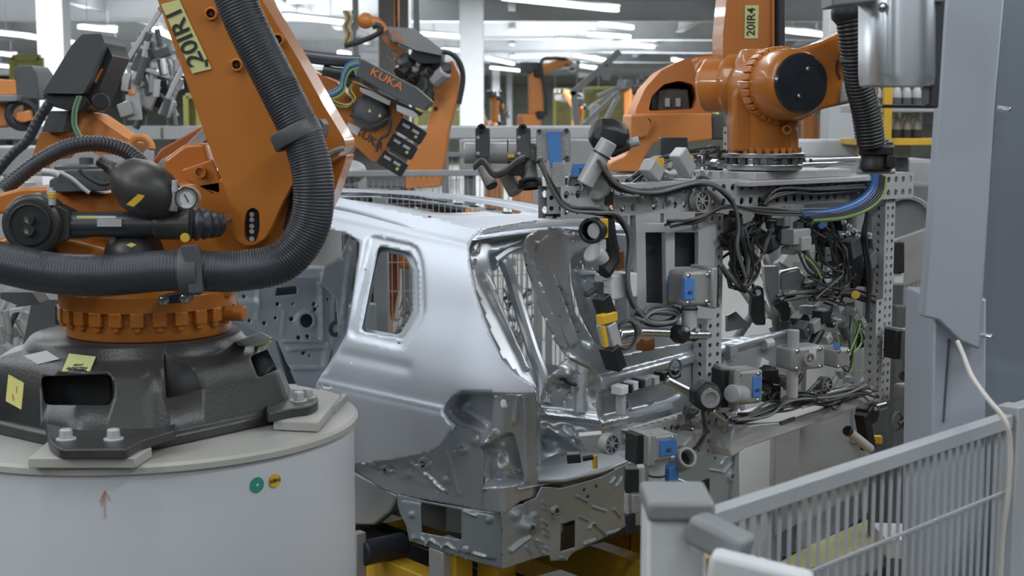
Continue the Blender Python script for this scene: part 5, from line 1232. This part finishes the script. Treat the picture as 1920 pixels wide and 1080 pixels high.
# perforated top edge rows on beam, cables along beam
wires(5, [(1010, 300), (1040, 360), (1065, 390), (1120, 396), (1160, 410), (1180, 450), (1178, 520), (1190, 570), (1215, 600)], 2.5, .006, (.08, .12), ('cablegrey', 'cable'))
wires(7, [(1120, 300), (1160, 350), (1230, 358), (1320, 344), (1370, 372), (1385, 420), (1385, 470), (1400, 520)], 3.5, .006, (.07, .12), ('cable', 'cable', 'cablegrey'))
wires(8, [(1430, 385), (1460, 362), (1540, 356), (1620, 352)], 4, .006, (.07, .1))
wires(5, [(1250, 420), (1310, 410), (1360, 385), (1440, 400), (1560, 398)], 4, .005, (.08, .12), ('cable', 'cablegrey'))
for i, m in enumerate(('bluecab', 'bluecab', 'cable', 'cable', 'cable', 'greencab')):
    MB(m).tube([G(x+i*4, y+i*2, .10) for x, y in ((1638, 322), (1632, 355), (1605, 380), (1560, 396), (1500, 402))], .013, 10).build('cable', gf)
wires(6, [(1500, 345), (1530, 318), (1560, 305), (1600, 306)], 3, .006, (-.2, -.1))
# black valve clusters and hanging cable bundles
clutter(1360, 1470, 402, 455, -.12, .05, 30, ['black', 'black', 'darkpanel', 'dkgrey'], (12, 30))
clutter(1520, 1640, 405, 540, -.12, .05, 36, ['black', 'black', 'darkpanel', 'dkgrey', 'cablegrey'], (12, 40))
clutter(1440, 1530, 400, 470, -.08, .05, 14, ['alupaint', 'dkgrey', 'alucast', 'black'], (12, 32))
slab(('darkpanel',), [(1355, 402), (1382, 402), (1382, 470), (1355, 470)], 5.15, .06, 'valve_terminal', gf, 2, .004)
slab(('darkpanel',), [(1582, 440), (1620, 440), (1618, 520), (1584, 520)], 5.45, .06, 'valve_terminal', gf, 2, .004)
MB('alupaint').box(G(1492, 443, .08), .10, .06, .055, u=GU, v=GN).build('valve_body', gf, bevel=.004)
MB('alupaint').box(G(1500, 456, .09), .06, .06, .05, u=GU, v=GN).build('valve_body', gf, bevel=.004)
MB('blue').cyl(G(1540, 423, .10), G(1541, 423, .12), .012).build('blue_knob', gf)
for k in range(3): MB('white').bar(G(1510, 405+k*5, .08), G(1545, 404+k*5, .08), .006, .006).build('push_fitting', gf)
wires(16, [(1370, 440), (1380, 480), (1372, 520), (1392, 540), (1412, 500), (1402, 450), (1420, 420)], 9, .005, (-.02, .1))
wires(6, [(1395, 430), (1402, 480), (1390, 535), (1370, 520), (1360, 505)], 4, .007, (.05, .1), ('cable', 'cablegrey'))
wires(22, [(1540, 430), (1560, 470), (1580, 510), (1570, 545), (1530, 550)], 14, .0045, (-.02, .1), ('cable', 'cable', 'cable', 'cablegrey'))
wires(8, [(1505, 468), (1525, 500), (1545, 520)], 5, .005, (.02, .1), ('greencab', 'cablegrey', 'cable'))
wires(6, [(1470, 560), (1520, 548), (1600, 552), (1640, 570)], 6, .006, (.0, .1))
wires(5, [(1625, 400), (1620, 450), (1632, 520), (1628, 600)], 3, .006, (.05, .1))
MB('yellow').cyl(G(1603, 553, .1), G(1604, 553, .12), .016).build('yellow_cap', gf)
for x, y in ((1580, 416), (1590, 424), (1600, 432), (1588, 438), (1606, 442), (1628, 440)): MB('alupaint').bolt(G(x, y, .1), GN, .007, .01).build('fitting', gf)
# small upper-left camera unit on the gripper
c = G(1112, 432, .12); MB('alupaint').cyl(c-GN*.0+GU*.02, c+GU*-.01+GN*.02, .026).build('camera_core', gf); MB('black').ring(c, (GU*-1+GN*.5), .040, .028, .05).build('camera_ring', gf, bevel=.003)
MB('yellow').box(G(1128, 428, .13), .03, .03, .06, u=GU, v=GN).build('yellow_label', gf, bevel=.003)
MB('black').tube([G(x, y, .1) for x, y in ((1135, 410), (1140, 450), (1146, 485), (1130, 510))], .028, 8).build('arm', gf)
MB('alupaint').cyl(G(1110, 472, .08), G(1140, 500, .08), .035).build('sensor_cylinder', gf, bevel=.003)
MB('copper').bar(G(1158, 470, .06), G(1160, 505, .06), .03, .03).build('copper_bracket', gf, bevel=.004)
MB('paper').box(G(1130, 458, .14), .02, .01, .03).build('label', gf)
MB('white').box(G(1155, 535, .05), .12, .08, .08, u=GU, v=GN).build('white_block', gf, bevel=.006)
# slim black sensor arm in front of the tailgate
o = MB('black').bar(G(1126, 555, .14), G(1142, 600, .14), .05, .04).build('sensor_arm', gf, bevel=.004)
MB('yellow').bar(G(1124, 600, .16), G(1152, 592, .16), .03, .03).build('yellow_band', gf, bevel=.003)
MB('alupaint').bar(G(1136, 606, .15), G(1148, 652, .15), .055, .04).build('sensor_body', gf, bevel=.004)
MB('black').bar(G(1142, 650, .16), G(1156, 690, .16), .06, .04).build('sensor_head', gf, bevel=.004)
MB('yellow').bar(G(1130, 612, .17), G(1136, 650, .17), .012, .012).build('yellow_strip', gf)
MB('chrome').cyl(G(1158, 630, .1), G(1196, 626, .13), S(17, 4.7)).build('motor_cylinder', gf, bevel=.004)
MB('cable').torus(G(1174, 628, .17), GN, S(25, 4.7), .005).build('cable_loop', gf)
MB('copper').box(G(1210, 645, .08), .05, .04, .04, u=GU, v=GN).build('copper_bracket', gf, bevel=.003)
wires(9, [(1195, 590), (1225, 605), (1262, 600), (1270, 585), (1225, 582), (1205, 600)], 4, .006, (.08, .14), ('cable', 'cablegrey'))
clutter(1100, 1180, 500, 560, .0, .06, 8, ['alupaint', 'alucast', 'dkgrey'], (10, 22))
# black cylinders clamping in the middle
for pxs in ([(1410, 545), (1420, 535), (1432, 540), (1434, 575), (1436, 610), (1416, 610), (1408, 590)], [(1450, 572), (1475, 558), (1482, 580), (1480, 602), (1466, 604), (1462, 585)]):
    slab(('black',), pxs, 5.25, .06, 'pivot_arm', gf, 4, .005)
MB('alupaint').cyl(P(1421, 549, 5.24), P(1421, 549, 5.26), .012).build('pivot_pin', gf)
slab(('alupaint',), [(1432, 500), (1460, 500), (1462, 560), (1478, 566), (1478, 578), (1446, 572), (1436, 540)], 5.3, .06, 'pivot_bracket', gf, 3, .004)
MB('steel').slab([(1462, 510), (1500, 502), (1512, 520), (1500, 545), (1462, 545)], 5.35, .05).build('bright_block', gf, bevel=.008)
# long lower beam, tray and lower hardware
gperf(G(1330, 775, -.05), G(1175, 822, .0), GN, .05, .05, 1, 1, 'perforated_strip', .04)
o = MB('alupaint').prism([G(x, y, .12) for x, y in ((1368, 842), (1376, 800), (1470, 790), (1640, 738), (1640, 750), (1560, 784), (1400, 840), (1372, 858))], -GN*.22).build('lower_tray', gf, bevel=.006)
MB('alucast').slab([(1378, 790), (1470, 778), (1600, 742), (1600, 752), (1470, 790), (1380, 804)], 5.35, .12).build('tray_lip', gf, bevel=.004)
MB('dkgrey').prism([G(x, y, .126) for x, y in ((1464, 790), (1490, 781), (1492, 788), (1466, 797))], -GN*.004).build('tray_label', gf)
clutter(1425, 1500, 690, 745, .0, .12, 12, ['black', 'dkgrey', 'alucast', 'black'], (10, 30))
clutter(1500, 1625, 575, 640, -.1, .08, 26, ['alupaint', 'alucast', 'dkgrey', 'black', 'alucast'], (10, 28))
clutter(1555, 1630, 690, 740, .0, .1, 12, ['alucast', 'alupaint', 'dkgrey'], (10, 26))
clutter(1350, 1440, 640, 700, -.1, .0, 8, ['alucast', 'alupaint', 'white'], (14, 34))
clutter(1350, 1376, 770, 800, .05, .15, 7, ['alupaint', 'alucast', 'black'], (8, 18))
clutter(1270, 1310, 770, 830, .0, .12, 9, ['alupaint', 'alucast', 'dkgrey'], (10, 26))
wires(16, [(1385, 788), (1440, 770), (1490, 752), (1560, 744), (1620, 724)], 8, .005, (.08, .2), ('cable', 'cablegrey', 'cable', 'dkgrey'))
wires(10, [(1500, 750), (1540, 738), (1560, 752), (1600, 735), (1640, 742)], 8, .005, (.1, .2), ('cable', 'cablegrey', 'alupaint'))
wires(6, [(1560, 640), (1590, 680), (1600, 640), (1610, 600)], 8, .004, (.0, .1), ('greencab', 'cable'))
wires(4, [(1690, 700), (1715, 725), (1712, 770), (1690, 790)], 3, .006, (.15, .2))
wires(3, [(1318, 770), (1320, 810), (1302, 840), (1280, 845)], 2, .006, (.15, .2))
for x in (1478, ): MB('white').slab([(x-4, 548), (x+30, 560), (x+60, 612), (x+26, 618)], 5.6, .03).build('cone_sheet', gf, bevel=.004)
# vertical clamp at lower left of the frame near the car's rear end
o = MB('black').slab([(1172, 880), (1198, 880), (1198, 925), (1172, 925)], 4.75, .06).build('actuator', gf, bevel=.004)
MB('alupaint').slab([(1196, 876), (1210, 876), (1210, 960), (1196, 960)], 4.76, .05).build('actuator_plate', o, bevel=.004)
MB('alupaint').slab([(1172, 925), (1180, 925), (1182, 965), (1172, 965)], 4.75, .05).build('actuator_plate', o, bevel=.004)
MB('alucast').slab([(1184, 928), (1206, 928), (1208, 960), (1186, 964)], 4.72, .05).build('clamp_arm', o, bevel=.004)
MB('black').slab([(1172, 966), (1192, 962), (1192, 1000), (1176, 1004)], 4.75, .05).build('clamp_foot', o, bevel=.004)
o = MB('black').slab([(1062, 853), (1088, 852), (1090, 868), (1064, 870)], 4.9, .05).build('sensor_block', gf, bevel=.003)
MB('yellow').cyl(P(1115, 854, 4.85), P(1116, 878, 4.85), S(5, 4.85), n=12).build('yellow_plug', gf)
MB('black').cyl(P(1092, 860, 4.85), P(1112, 856, 4.85), S(6, 4.85), n=12).build('plug', gf)
MB('alupaint').slab(rpoly([(1085, 818), (1130, 814), (1130, 850), (1100, 848)], 3), 4.95, .06).build('bracket_plate', gf, bevel=.004)
# ================================================================== TAILGATE PANEL HELD BY THE FRAME
tg = thing('tailgate', G(1120, 800, -.05), 'bare silver pressed tailgate with curved window frame, held by the gripper frame', 'tailgate')
def gm(x, y):
    e = smooth((1120-x)/150); return G(x, y, -.03-.22*e*e)
tgo = rpoly([(979, 462), (986, 442), (1006, 430), (1040, 425), (1100, 436), (1128, 440), (1128, 470), (1100, 464), (1074, 476), (1066, 496), (1068, 530), (1084, 588), (1112, 640), (1150, 668), (1210, 654), (1318, 636), (1420, 628), (1520, 606), (1562, 588), (1572, 622), (1480, 684), (1400, 702), (1322, 716), (1312, 742), (1290, 768), (1125, 808), (1118, 760), (1119, 700), (1062, 672), (1040, 640), (1012, 580), (992, 520), (982, 490)], 6, 3)
tbm = [('l', (1001, 515), (1052, 648), 4, .026), ('l', (1022, 505), (1070, 640), 7, .030), ('l', (992, 492), (1001, 515), 4, .022), ('l', (992, 480), (998, 446), 5, .02), ('l', (998, 446), (1036, 436), 5, .02), ('l', (1044, 500), (1098, 640), 8, -.03), ('l', (1025, 440), (1030, 500), 7, -.012), ('l', (1062, 668), (1100, 686), 4, .012), ('g', 1004, 452, 12, 12, .014), ('l', (1040, 438), (1120, 448), 4, .008),
       ('s', (1320, 655), (1125, 706), 4, -.015), ('s', (1320, 672), (1125, 730), 3, .018), ('l', (1125, 792), (1250, 764), 5, .014), ('l', (1180, 780), (1255, 762), 4, .012), ('p', rpoly([(1130, 740), (1270, 708), (1280, 740), (1250, 756), (1130, 784)], 10), 4, -.012), ('l', (1300, 650), (1306, 740), 7, -.01)]
panel('tailgate_skin', ('stamp',), tgo, gm, 5, tg, [circ(1070, 450, 1.8), rpoly([(1172, 755), (1184, 753), (1184, 768), (1172, 770)], 3), rpoly([(1220, 756), (1230, 752), (1230, 758), (1221, 762)], 1.5)], tbm, GN, .004)
panel('window_reinforcement', ('stampdull',), rpoly([(1070, 480), (1100, 465), (1128, 470), (1140, 560), (1166, 640), (1150, 672), (1118, 646), (1088, 590), (1072, 530)], 5), lambda x, y: G(x, y, -.10), 4.2, tg,
      [circ(x, y, 2, 2.6, 8) for x, y in ((1095, 525), (1102, 557), (1110, 500), (1088, 490), (1120, 590), (1130, 615))]+[[(1080, 498), (1084, 497), (1086, 506), (1082, 507)], [(1090, 496), (1094, 495), (1096, 504), (1092, 505)]], [('l', (1080, 510), (1120, 640), 3, .01), ('l', (1110, 480), (1145, 620), 5, .014), ('l', (1085, 515), (1125, 512), 3, .01)], GN)
# small white blocks and brackets sitting on the tailgate
for x, y, m, w in ((1162, 730, 'white', 18), (1183, 722, 'paper', 12), (1206, 715, 'alucast', 18), (1222, 712, 'alupaint', 14), (1195, 718, 'black', 8), (1174, 727, 'black', 6), (1240, 704, 'black', 14), (1262, 700, 'black', 16)):
    MB(m).box(G(x, y, .03), S(w, 4.8), .05, S(16, 4.8), u=(GU+V((0, 0, .16))).normalized(), v=GN).build('locator_block', gf, bevel=.003)
MB('yellow').slab([(1252, 688), (1258, 688), (1270, 704), (1262, 708), (1253, 704)], 4.72, .03).build('yellow_plug', gf, bevel=.003)
MB('cablegrey').torus(G(1266, 690, .06), GN, S(16, 4.8), .004).build('cable_loop', gf)
MB('alupaint').box(G(1164, 752, .02), .02, .03, .09, u=GU, v=GN).build('locator_pin', gf, bevel=.003)
MB('steel').cyl(G(1248, 712, .06), G(1300, 738, .1), S(9, 4.8)).build('clamp_rod', gf)
# ================================================================== RIGHT ROBOT
YC = 5.1
rc = thing('industrial_robot', (P(1250, 330, 7.0).x, 7.2, 0), 'large orange robot on the right, lettered 20IR4, holding the gripper frame', 'robot')
T('link_arm', [(1366, -40), (1450, -40), (1450, 80), (1440, 92), (1400, 110), (1356, 120), (1356, 60)], 6.4, .35, 'orange', rc, 3, .03)
MB('rubber').cyl(P(1461, -40, 6.45), P(1461, 100, 6.45), S(11, 6.4)).build('hose', rc)
MB('orange').slab([(1448, -40), (1452, -40), (1452, 86), (1448, 86)], 6.38, .2).build('arm_edge', rc)
o = MB('ypale').slab([(1397, 10), (1423, 10), (1421, 72), (1396, 72)], 6.396, .006).build('name_plate', rc); o['label'] = 'yellow plate lettered 20IR4'
text('20IR4', S(21, 6.4), 'ink', P(1409, 41, 6.394), (0, 0, 1), (-1, 0, 0), 'lettering', rc, sx=1.05)
# rear base with motor opening
hole = rpoly([(1216, 208), (1222, 180), (1245, 158), (1275, 151), (1300, 158), (1308, 178), (1300, 204)], 6)
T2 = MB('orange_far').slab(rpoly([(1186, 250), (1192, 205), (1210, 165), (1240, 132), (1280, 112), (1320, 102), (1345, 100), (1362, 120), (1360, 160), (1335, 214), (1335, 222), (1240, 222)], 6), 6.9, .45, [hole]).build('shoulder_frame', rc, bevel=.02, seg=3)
MB('orange_far').slab(rpoly([(1183, 214), (1334, 212), (1336, 262), (1282, 268), (1225, 268), (1205, 300), (1212, 322), (1145, 322), (1143, 306), (1176, 290), (1182, 250)], 6), 6.75, .5).build('rotating_base', rc, bevel=.02, seg=3)
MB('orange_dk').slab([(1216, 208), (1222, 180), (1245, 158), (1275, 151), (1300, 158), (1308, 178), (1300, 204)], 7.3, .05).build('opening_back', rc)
MB('dkgrey').slab(rpoly([(1233, 208), (1234, 170), (1254, 166), (1290, 168), (1294, 206)], 3), 6.95, .3).build('axis_motor', rc, bevel=.01)
MB('black').cyl(P(1268, 168, 7.1), P(1268, 163, 7.1), S(14, 7)).build('motor_cap', rc)
for x in (1250, 1270): MB('alupaint').slab([(x-3, 184), (x+6, 184), (x+6, 200), (x-3, 200)], 6.93, .02).build('motor_label', rc)
MB('orange_far').ring(P(1210, 232, 6.74), YN, S(14, 6.7), S(11, 6.7), .04).build('boss', rc)
T('boss_plate', [(1183, 218), (1210, 216), (1222, 232), (1215, 255), (1185, 262)], 6.72, .05, 'orange_far', rc)
MB('dkgrey').slab([(1334, 214), (1360, 214), (1360, 262), (1334, 262)], 6.85, .3).build('junction', rc, bevel=.01)
q_ = P(1262, 322, 7.0); MB('alupaint').lathe(q_, (0, 0, -1), [(.28, 0), (.28, .04), (.22, .06), (.22, q_.z-.03), (.3, q_.z-.02), (.3, q_.z)], 32).build('robot_base', rc)
p = P(1325, 118, 6.3); MB('orange_far').slab(rpoly([(1306, 108), (1345, 104), (1348, 160), (1320, 145)], 5), 6.3, .2).build('shoulder_lug', rc, bevel=.012); MB('white').ell(P(1324, 120, 6.25), S(8, 6.25), .03, S(9, 6.25)).build('cap', rc)
MB('orange_far').ring(P(1322, 130, 6.28), YN, S(18, 6.28), S(11, 6.28), .05).build('ring_boss', rc)
# in line wrist: big housing with black cover, tapering arm to the right
ax = V((.33, -.94, 0.02)).normalized()                          # axis of the housing (towards the viewer)
cD = P(1502, 156, 4.86)
MB('orange').lathe(cD+ax*0.0, -ax, [(S(50, 4.86), -.004), (S(55, 4.86), .0), (S(62, 4.86), .018), (S(66, 4.86), .05), (S(68, 4.86), .13), (S(66, 4.86), .15), (S(66, 4.86), .27), (S(60, 4.86), .30), (S(54, 4.86), .36)], 56).build('wrist_housing', rc, bevel=.002)
MB('glossblk').lathe(cD, ax, [(S(56, 4.86), -.012), (S(56, 4.86), .002), (S(52, 4.86), .008), (.003, .009)], 48).build('black_cover', rc)
for x, y in ((1515, 129), (1499, 180)): MB('chrome').bolt(P(x, y, 4.84), ax, .006, .006).build('cover_bolt', rc)
u_, v_, _ = basis(ax)
for i in range(30):
    a_ = 2*math.pi*i/30; d = u_*math.cos(a_)+v_*math.sin(a_); MB('orange').box(cD-ax*.155+d*S(68, 4.86), .02, .022, .05, u=d, v=d.cross(ax), w=ax).build('tooth', rc, bevel=.002)
T('taper_arm', [(1480, 96), (1540, 78), (1600, 50), (1640, 40), (1650, 180), (1600, 192), (1540, 205), (1500, 228), (1470, 220)], 4.93, .22, 'orange', rc, 10, .03)
MB('ink').tube([P(x, y, 4.925) for x, y in ((1570, 112), (1568, 130), (1576, 148))], .003, 6).build('arm_groove', rc)
MB('alucast').slab([(1580, 150), (1600, 142), (1606, 190), (1572, 196)], 4.92, .03).build('worn_patch', rc, bevel=.01)
# rear disc (joint to the arm)
cR = P(1385, 160, 5.25); 
MB('orange').lathe(cR, V((-1, .55, 0)), [(S(52, 5.2), -.1), (S(56, 5.2), -.04), (S(58, 5.2), .0), (S(58, 5.2), .03), (S(50, 5.2), .05), (S(50, 5.2), .12), (S(40, 5.2), .14)], 44).build('rear_joint', rc, bevel=.003)
# vertical wrist barrel
MB('orange').lathe(P(1436, 284, 5.12), (0, 0, 1), [(S(58, 5.1), 0), (S(60, 5.1), .008), (S(60, 5.1), .20), (S(62, 5.1), .26), (S(60, 5.1), .32), (S(50, 5.1), .36)], 44).build('wrist_barrel', rc, bevel=.002)
T('barrel_front', [(1376, 175), (1400, 130), (1440, 120), (1470, 200), (1480, 232), (1497, 238), (1497, 284), (1376, 284)], 5.03, .16, 'orange', rc, 8, .02)
for i in range(14):
    a_ = math.pi+math.pi*i/13; MB('orange').box(P(1436, 284, 5.12)+V((math.cos(a_)*.116, math.sin(a_)*.116, .0)), .016, .016, .03).build('tooth', rc, bevel=.002)
MB('orange').ring(P(1474, 243, 4.99), YN, S(9, 5), S(5, 5), .03).build('eye_boss', rc)
MB('dkgrey').lathe(P(1436, 300, 5.12), (0, 0, 1), [(.12, 0), (.12, .02), (.105, .025), (.105, .035)], 32).build('wrist_flange', rc)
# black vertical hose with collar
hp = [P(1592, 20, 4.7), P(1598, 60, 4.7), P(1604, 110, 4.72), P(1612, 160, 4.75), P(1626, 215, 4.78), P(1634, 272, 4.8)]
MB('black').tube(hp, S(26, 4.75), 22, corr=(.012, .05)).build('corrugated_hose', rc, ang=75)
MB('black').lathe(P(1590, 36, 4.7), (0, 0, 1), [(S(20, 4.7), -.02), (S(30, 4.7), 0), (S(32, 4.7), .02), (S(28, 4.7), .05), (S(26, 4.7), .10)], 24).build('hose_holder', rc, bevel=.003)
MB('dkgrey').ring(P(1600, 112, 4.72), (0, 0, 1), S(25, 4.7), S(20, 4.7), .02).build('hose_band', rc)
MB('black').lathe(P(1642, 322, 4.85), (0, 0, 1), [(S(26, 4.85), 0), (S(30, 4.85), .01), (S(30, 4.85), .03), (S(28, 4.85), .04), (S(28, 4.85), .055), (S(33, 4.85), .06), (S(33, 4.85), .085), (S(30, 4.85), .09), (S(30, 4.85), .10), (S(24, 4.85), .11)], 28).build('hose_collar', rc, bevel=.002)
MB('black').box(P(1668, 302, 4.8), .03, .05, .04).build('collar_lock', rc, bevel=.003)
MB('black').tube([P(1584, 40, 4.85), P(1592, 100, 4.9), P(1606, 180, 5.0), P(1618, 260, 5.0)], S(14, 4.95), 16, corr=(.012, .06)).build('corrugated_hose', rc, ang=75)
MB('alupaint').cyl(P(1606, 322, 4.85), P(1678, 321, 4.85), S(5, 4.85), n=12).build('collar_bar', rc)
# ================================================================== FOREGROUND RIGHT
Yk = 3.75
col = thing('machine_cabinet', (P(1830, 600, Yk).x, Yk+.2, 0), 'tall grey sheet steel column cabinet filling the right edge of the picture', 'cabinet')
def CS(pxs, Y, th, m, name, bev=.006, r=0): return MB(m).slab(rpoly(pxs, r) if r else pxs, Y, th).build(name, col, bevel=bev)
CS([(1778, -60), (1889, -60), (1866, 200), (1838, 656), (1800, 640), (1760, 601), (1730, 594), (1752, 330)], Yk-.06, .05, 'colgrey', 'upper_panel')
zb = P(1800, 1100, Yk).z
CS([(1752, 560), (1850, 560), (1846, 1110), (1742, 1110)], Yk, .28, 'colgrey', 'lower_column')
p = P(1795, 1100, Yk); MB('colgrey').box((p.x, Yk+.14, p.z/2), .15, .28, p.z).build('column_foot', col)
CS([(1840, 590), (1880, 0), (1884, -60), (1990, -60), (1990, 1110), (1832, 1110)], Yk+.02, .25, 'glossgrey', 'side_panel', .004)
p = P(1900, 1100, Yk); MB('glossgrey').box((p.x+.02, Yk+.14, p.z/2), .2, .24, p.z).build('panel_foot', col)
CS([(1778, 636), (1782, 636), (1771, 792), (1768, 792)], Yk-.005, .004, 'dkgrey', 'seam', 0)
for x, y in ((1882, 205), (1848, 630)):
    MB('chrome').cyl(P(x-10, y-2, Yk-.03), P(x+12, y+2, Yk-.05), S(5, Yk), n=14).build('panel_latch', col)
# silver hanging box with monitor frame
Yh = 3.3
hb_ = thing('hanging_enclosure', P(1680, 165, Yh), 'shiny rounded metal enclosure hanging at the top right before the black hose', 'enclosure')
def hloop(y, w=0):
    a, b = P(1609+w, y, Yh+.17), P(1752-w, y, Yh+.1); c = (a.x+b.x)/2; W = (b.x-a.x)/2; pts = []
    for k in range(33):
        t = math.pi*k/32; cx, sy = math.cos(t), math.sin(t)
        pts.append(V((c-W*math.copysign(abs(cx)**.62, cx), Yh+.17-.15*abs(sy)**.55, a.z)))
    return pts
MB('galv').rings([hloop(164, 8), hloop(161, 2), hloop(140), hloop(8), hloop(4, 2)]).build('enclosure_body', hb_, bevel=.002, ang=40)
MB('chrome').bolt(P(1655, 14, Yh+.02), YN, .008, .004).build('screw', hb_)
MB('midgrey').slab([(1560, -60), (1770, -60), (1770, 4), (1640, 3), (1560, 12)], Yh+.05, .12).build('top_bracket', hb_, bevel=.004)
mf = thing('monitor_frame', P(1755, 190, Yh-.1), 'dark slim frame edge standing between the metal enclosure and grey column', 'frame')
MB('darkpanel').slab([(1754, -60), (1777, -60), (1760, 202), (1742, 202)], Yh+.06, .06).build('upright', mf, bevel=.004)
MB('black').slab([(1655, 196), (1760, 196), (1759, 203), (1655, 202)], Yh+.07, .06).build('lower_edge', mf, bevel=.003)
# pale cable
tag(MB('cablepale').tube([P(1795, 640, 3.6), P(1806, 665, 3.55), P(1822, 705, 3.3), P(1850, 745, 3.15), P(1885, 790, 3.1), P(1894, 840, 3.1), P(1890, 930, 3.1), P(1880, 1000, 3.1), P(1874, 1120, 3.1)], S(5, 3.1), 12).build('hanging_cable'), 'pale cream cable hanging over the fence before the grey cabinet', 'cable')
# guard fence in front
hz = 1.70
def FZ(x, y): return PZ(x, y, hz)
a, b = FZ(1307, 966), FZ(1888, 777); d = (b-a).normalized()
ft = thing('guard_fence', ((a.x+b.x)/2, (a.y+b.y)/2, 0), 'light grey slatted wire guard fence in the blurred foreground at lower right', 'fence')
MB('fencegrey').bar(a-V((0, 0, .015)), b-V((0, 0, .015)), .035, .034).build('top_rail', ft, bevel=.003)
n = 35; mb = MB('fencegrey'); nn = V((d.y, -d.x, 0))
wm = MB('fencegrey')
for i in range(n):
    o = a.lerp(b, (i+.5)/n); wm.bar(V((o.x, o.y, hz-.02)), V((o.x, o.y, .1)), .006, .006, up=d)
for z in (hz-.19, hz-.42, hz-.65, hz-.9, hz-1.2): wm.bar(V((a.x, a.y, z))+nn*.004, V((b.x, b.y, z))+nn*.004, .006, .006)
wm.build('wire_mesh', ft)
MB('fencegrey').bar(V((a.x, a.y, .1)), V((b.x, b.y, .1)), .035, .034).build('bottom_rail', ft, bevel=.003)
e = b+d*.03; MB('fencegrey').box((e.x, e.y, (hz+.02)/2), .055, .055, hz+.02, u=d, v=nn).build('end_post', ft, bevel=.004)
f0 = e+d*.04; f1 = e+d*.5
MB('fencegrey').bar(V((f0.x, f0.y, hz)), V((f1.x, f1.y, hz)), .035, .034).build('top_rail', ft, bevel=.003)
MB('colgrey').box(((f0.x+f1.x)/2, (f0.y+f1.y)/2, hz/2), .46, .015, hz-.02, u=d, v=nn).build('sheet_infill', ft)
# thick near posts
p0 = PZ(1290, 955, 1.69); 
MB('white').box((P(1262, 1000, 2.42).x, 2.42, .865), S(112, 2.42), .12, 1.73).build('near_post', ft, bevel=.006)
q0, q1 = P(1225, 945, 2.38), P(1320, 958, 2.5); q0.z = q1.z = 1.60
MB('midgrey').box((P(1268, 950, 2.42).x, 2.42, 1.745), S(128, 2.42), .15, .035).build('post_cap', ft, bevel=.008)
MB('midgrey').bar(P(1300, 985, 2.34), P(1400, 1035, 2.28), .06, .05).build('clamp_arm', ft, bevel=.01)
MB('white').bar(P(1330, 1062, 2.25), P(1520, 1110, 2.2), .05, .06).build('lower_arm', ft, bevel=.01)
MB('chrome').bolt(P(1308, 1015, 2.33), YN, .012, .012).build('bolt', ft)
MB('alupaint').slab([(1660, 1010), (1728, 1012), (1728, 1050), (1664, 1048)], 4.7, .2).build('cable_channel', sk, bevel=.004)
tt_ = thing('floor_trunking', PZ(1600, 1000, 0), 'yellow and black floor trunking seen through the front fence slats', 'trunking')
for i, (x0, y0, x1, y1, m) in enumerate(((1410, 1080, 1740, 900, 'black'), (1440, 1110, 1760, 960, 'olive'), (1480, 1130, 1800, 1010, 'dkgrey'))):
    MB(m).bar(PZ(x0, y0, .1), PZ(x1, y1, .1), .25, .15).build('trunking_run', tt_, bevel=.01)
# ================================================================== LIGHT
def area(loc, sx, sy, e, rot=(0, 0, 0), col=(.93, .97, 1.0)):
    l = bpy.data.lights.new('hall_lamp_and_fill', 'AREA'); l.shape = 'RECTANGLE'; l.size = sx; l.size_y = sy; l.energy = e; l.color = col
    o = bpy.data.objects.new('hall_lamp_and_fill', l); o.location = loc; o.rotation_euler = rot; C.objects.link(o); return o
# rows of ceiling lamps over the cell (above the frame of the picture)
AZ = math.radians(40)
for i, (x, y, e) in enumerate(((-4.5, 1.5, 110), (-1.6, 3.2, 90), (2.4, 2.4, 190), (5.5, 4.5, 170), (-4.5, 7.5, 150), (-.4, 8.2, 170), (4.2, 9.2, 170), (1.2, -1.8, 130), (-3, 13, 190), (3, 15, 190), (9, 12, 190), (-9, 12, 190), (-7, 6.2, 130), (-7.5, 3.0, 190), (-6, -.5, 380), (-4, -4, 320), (1.0, -7.5, 250), (4.5, -6.5, 260), (0, -12, 300), (7.5, 5.2, 260), (7.5, 1.5, 200))):
    area((x, y, 5.05), 3.2, .3, e*.55, (0, 0, math.radians(50)))
for i, (x, y, e) in enumerate(((-12, 24, 1200), (2, 26, 1300), (15, 26, 1100), (-22, 45, 2500), (0, 48, 2500), (20, 48, 2500), (0, 78, 3000), (-25, 78, 2000), (25, 78, 2000))):
    area((x, y, 5.0), 8, 2.0, e*.85)

for y in (27, 35, 43, 51, 60, 70, 82, 94): area((0, y, 4.95), 90, .4, 1500, (math.pi, 0, math.radians(12)))   # unseen upward fill strips, added to brighten the ceiling; no fixtures there
w = bpy.data.worlds.new('world'); bpy.context.scene.world = w; w.use_nodes = True
w.node_tree.nodes['Background'].inputs['Color'].default_value = (.75, .82, .9, 1); w.node_tree.nodes['Background'].inputs['Strength'].default_value = .3
# ================================================================== CAMERA
cd = bpy.data.cameras.new('camera'); co = bpy.data.objects.new('camera', cd); C.objects.link(co)
co.location = CAM; co.rotation_euler = (math.pi/2-PITCH, 0, 0); cd.sensor_width = 36; cd.lens = F_PX/1920*36; cd.clip_end = 400
cd.dof.use_dof = True; cd.dof.focus_distance = 5.0; cd.dof.aperture_fstop = 4.5
sc = bpy.context.scene; sc.camera = co
sc.view_settings.view_transform = 'Standard'; sc.view_settings.look = 'None'; sc.view_settings.gamma = 1; sc.view_settings.use_curve_mapping = False
sc.view_settings.exposure = 0.0
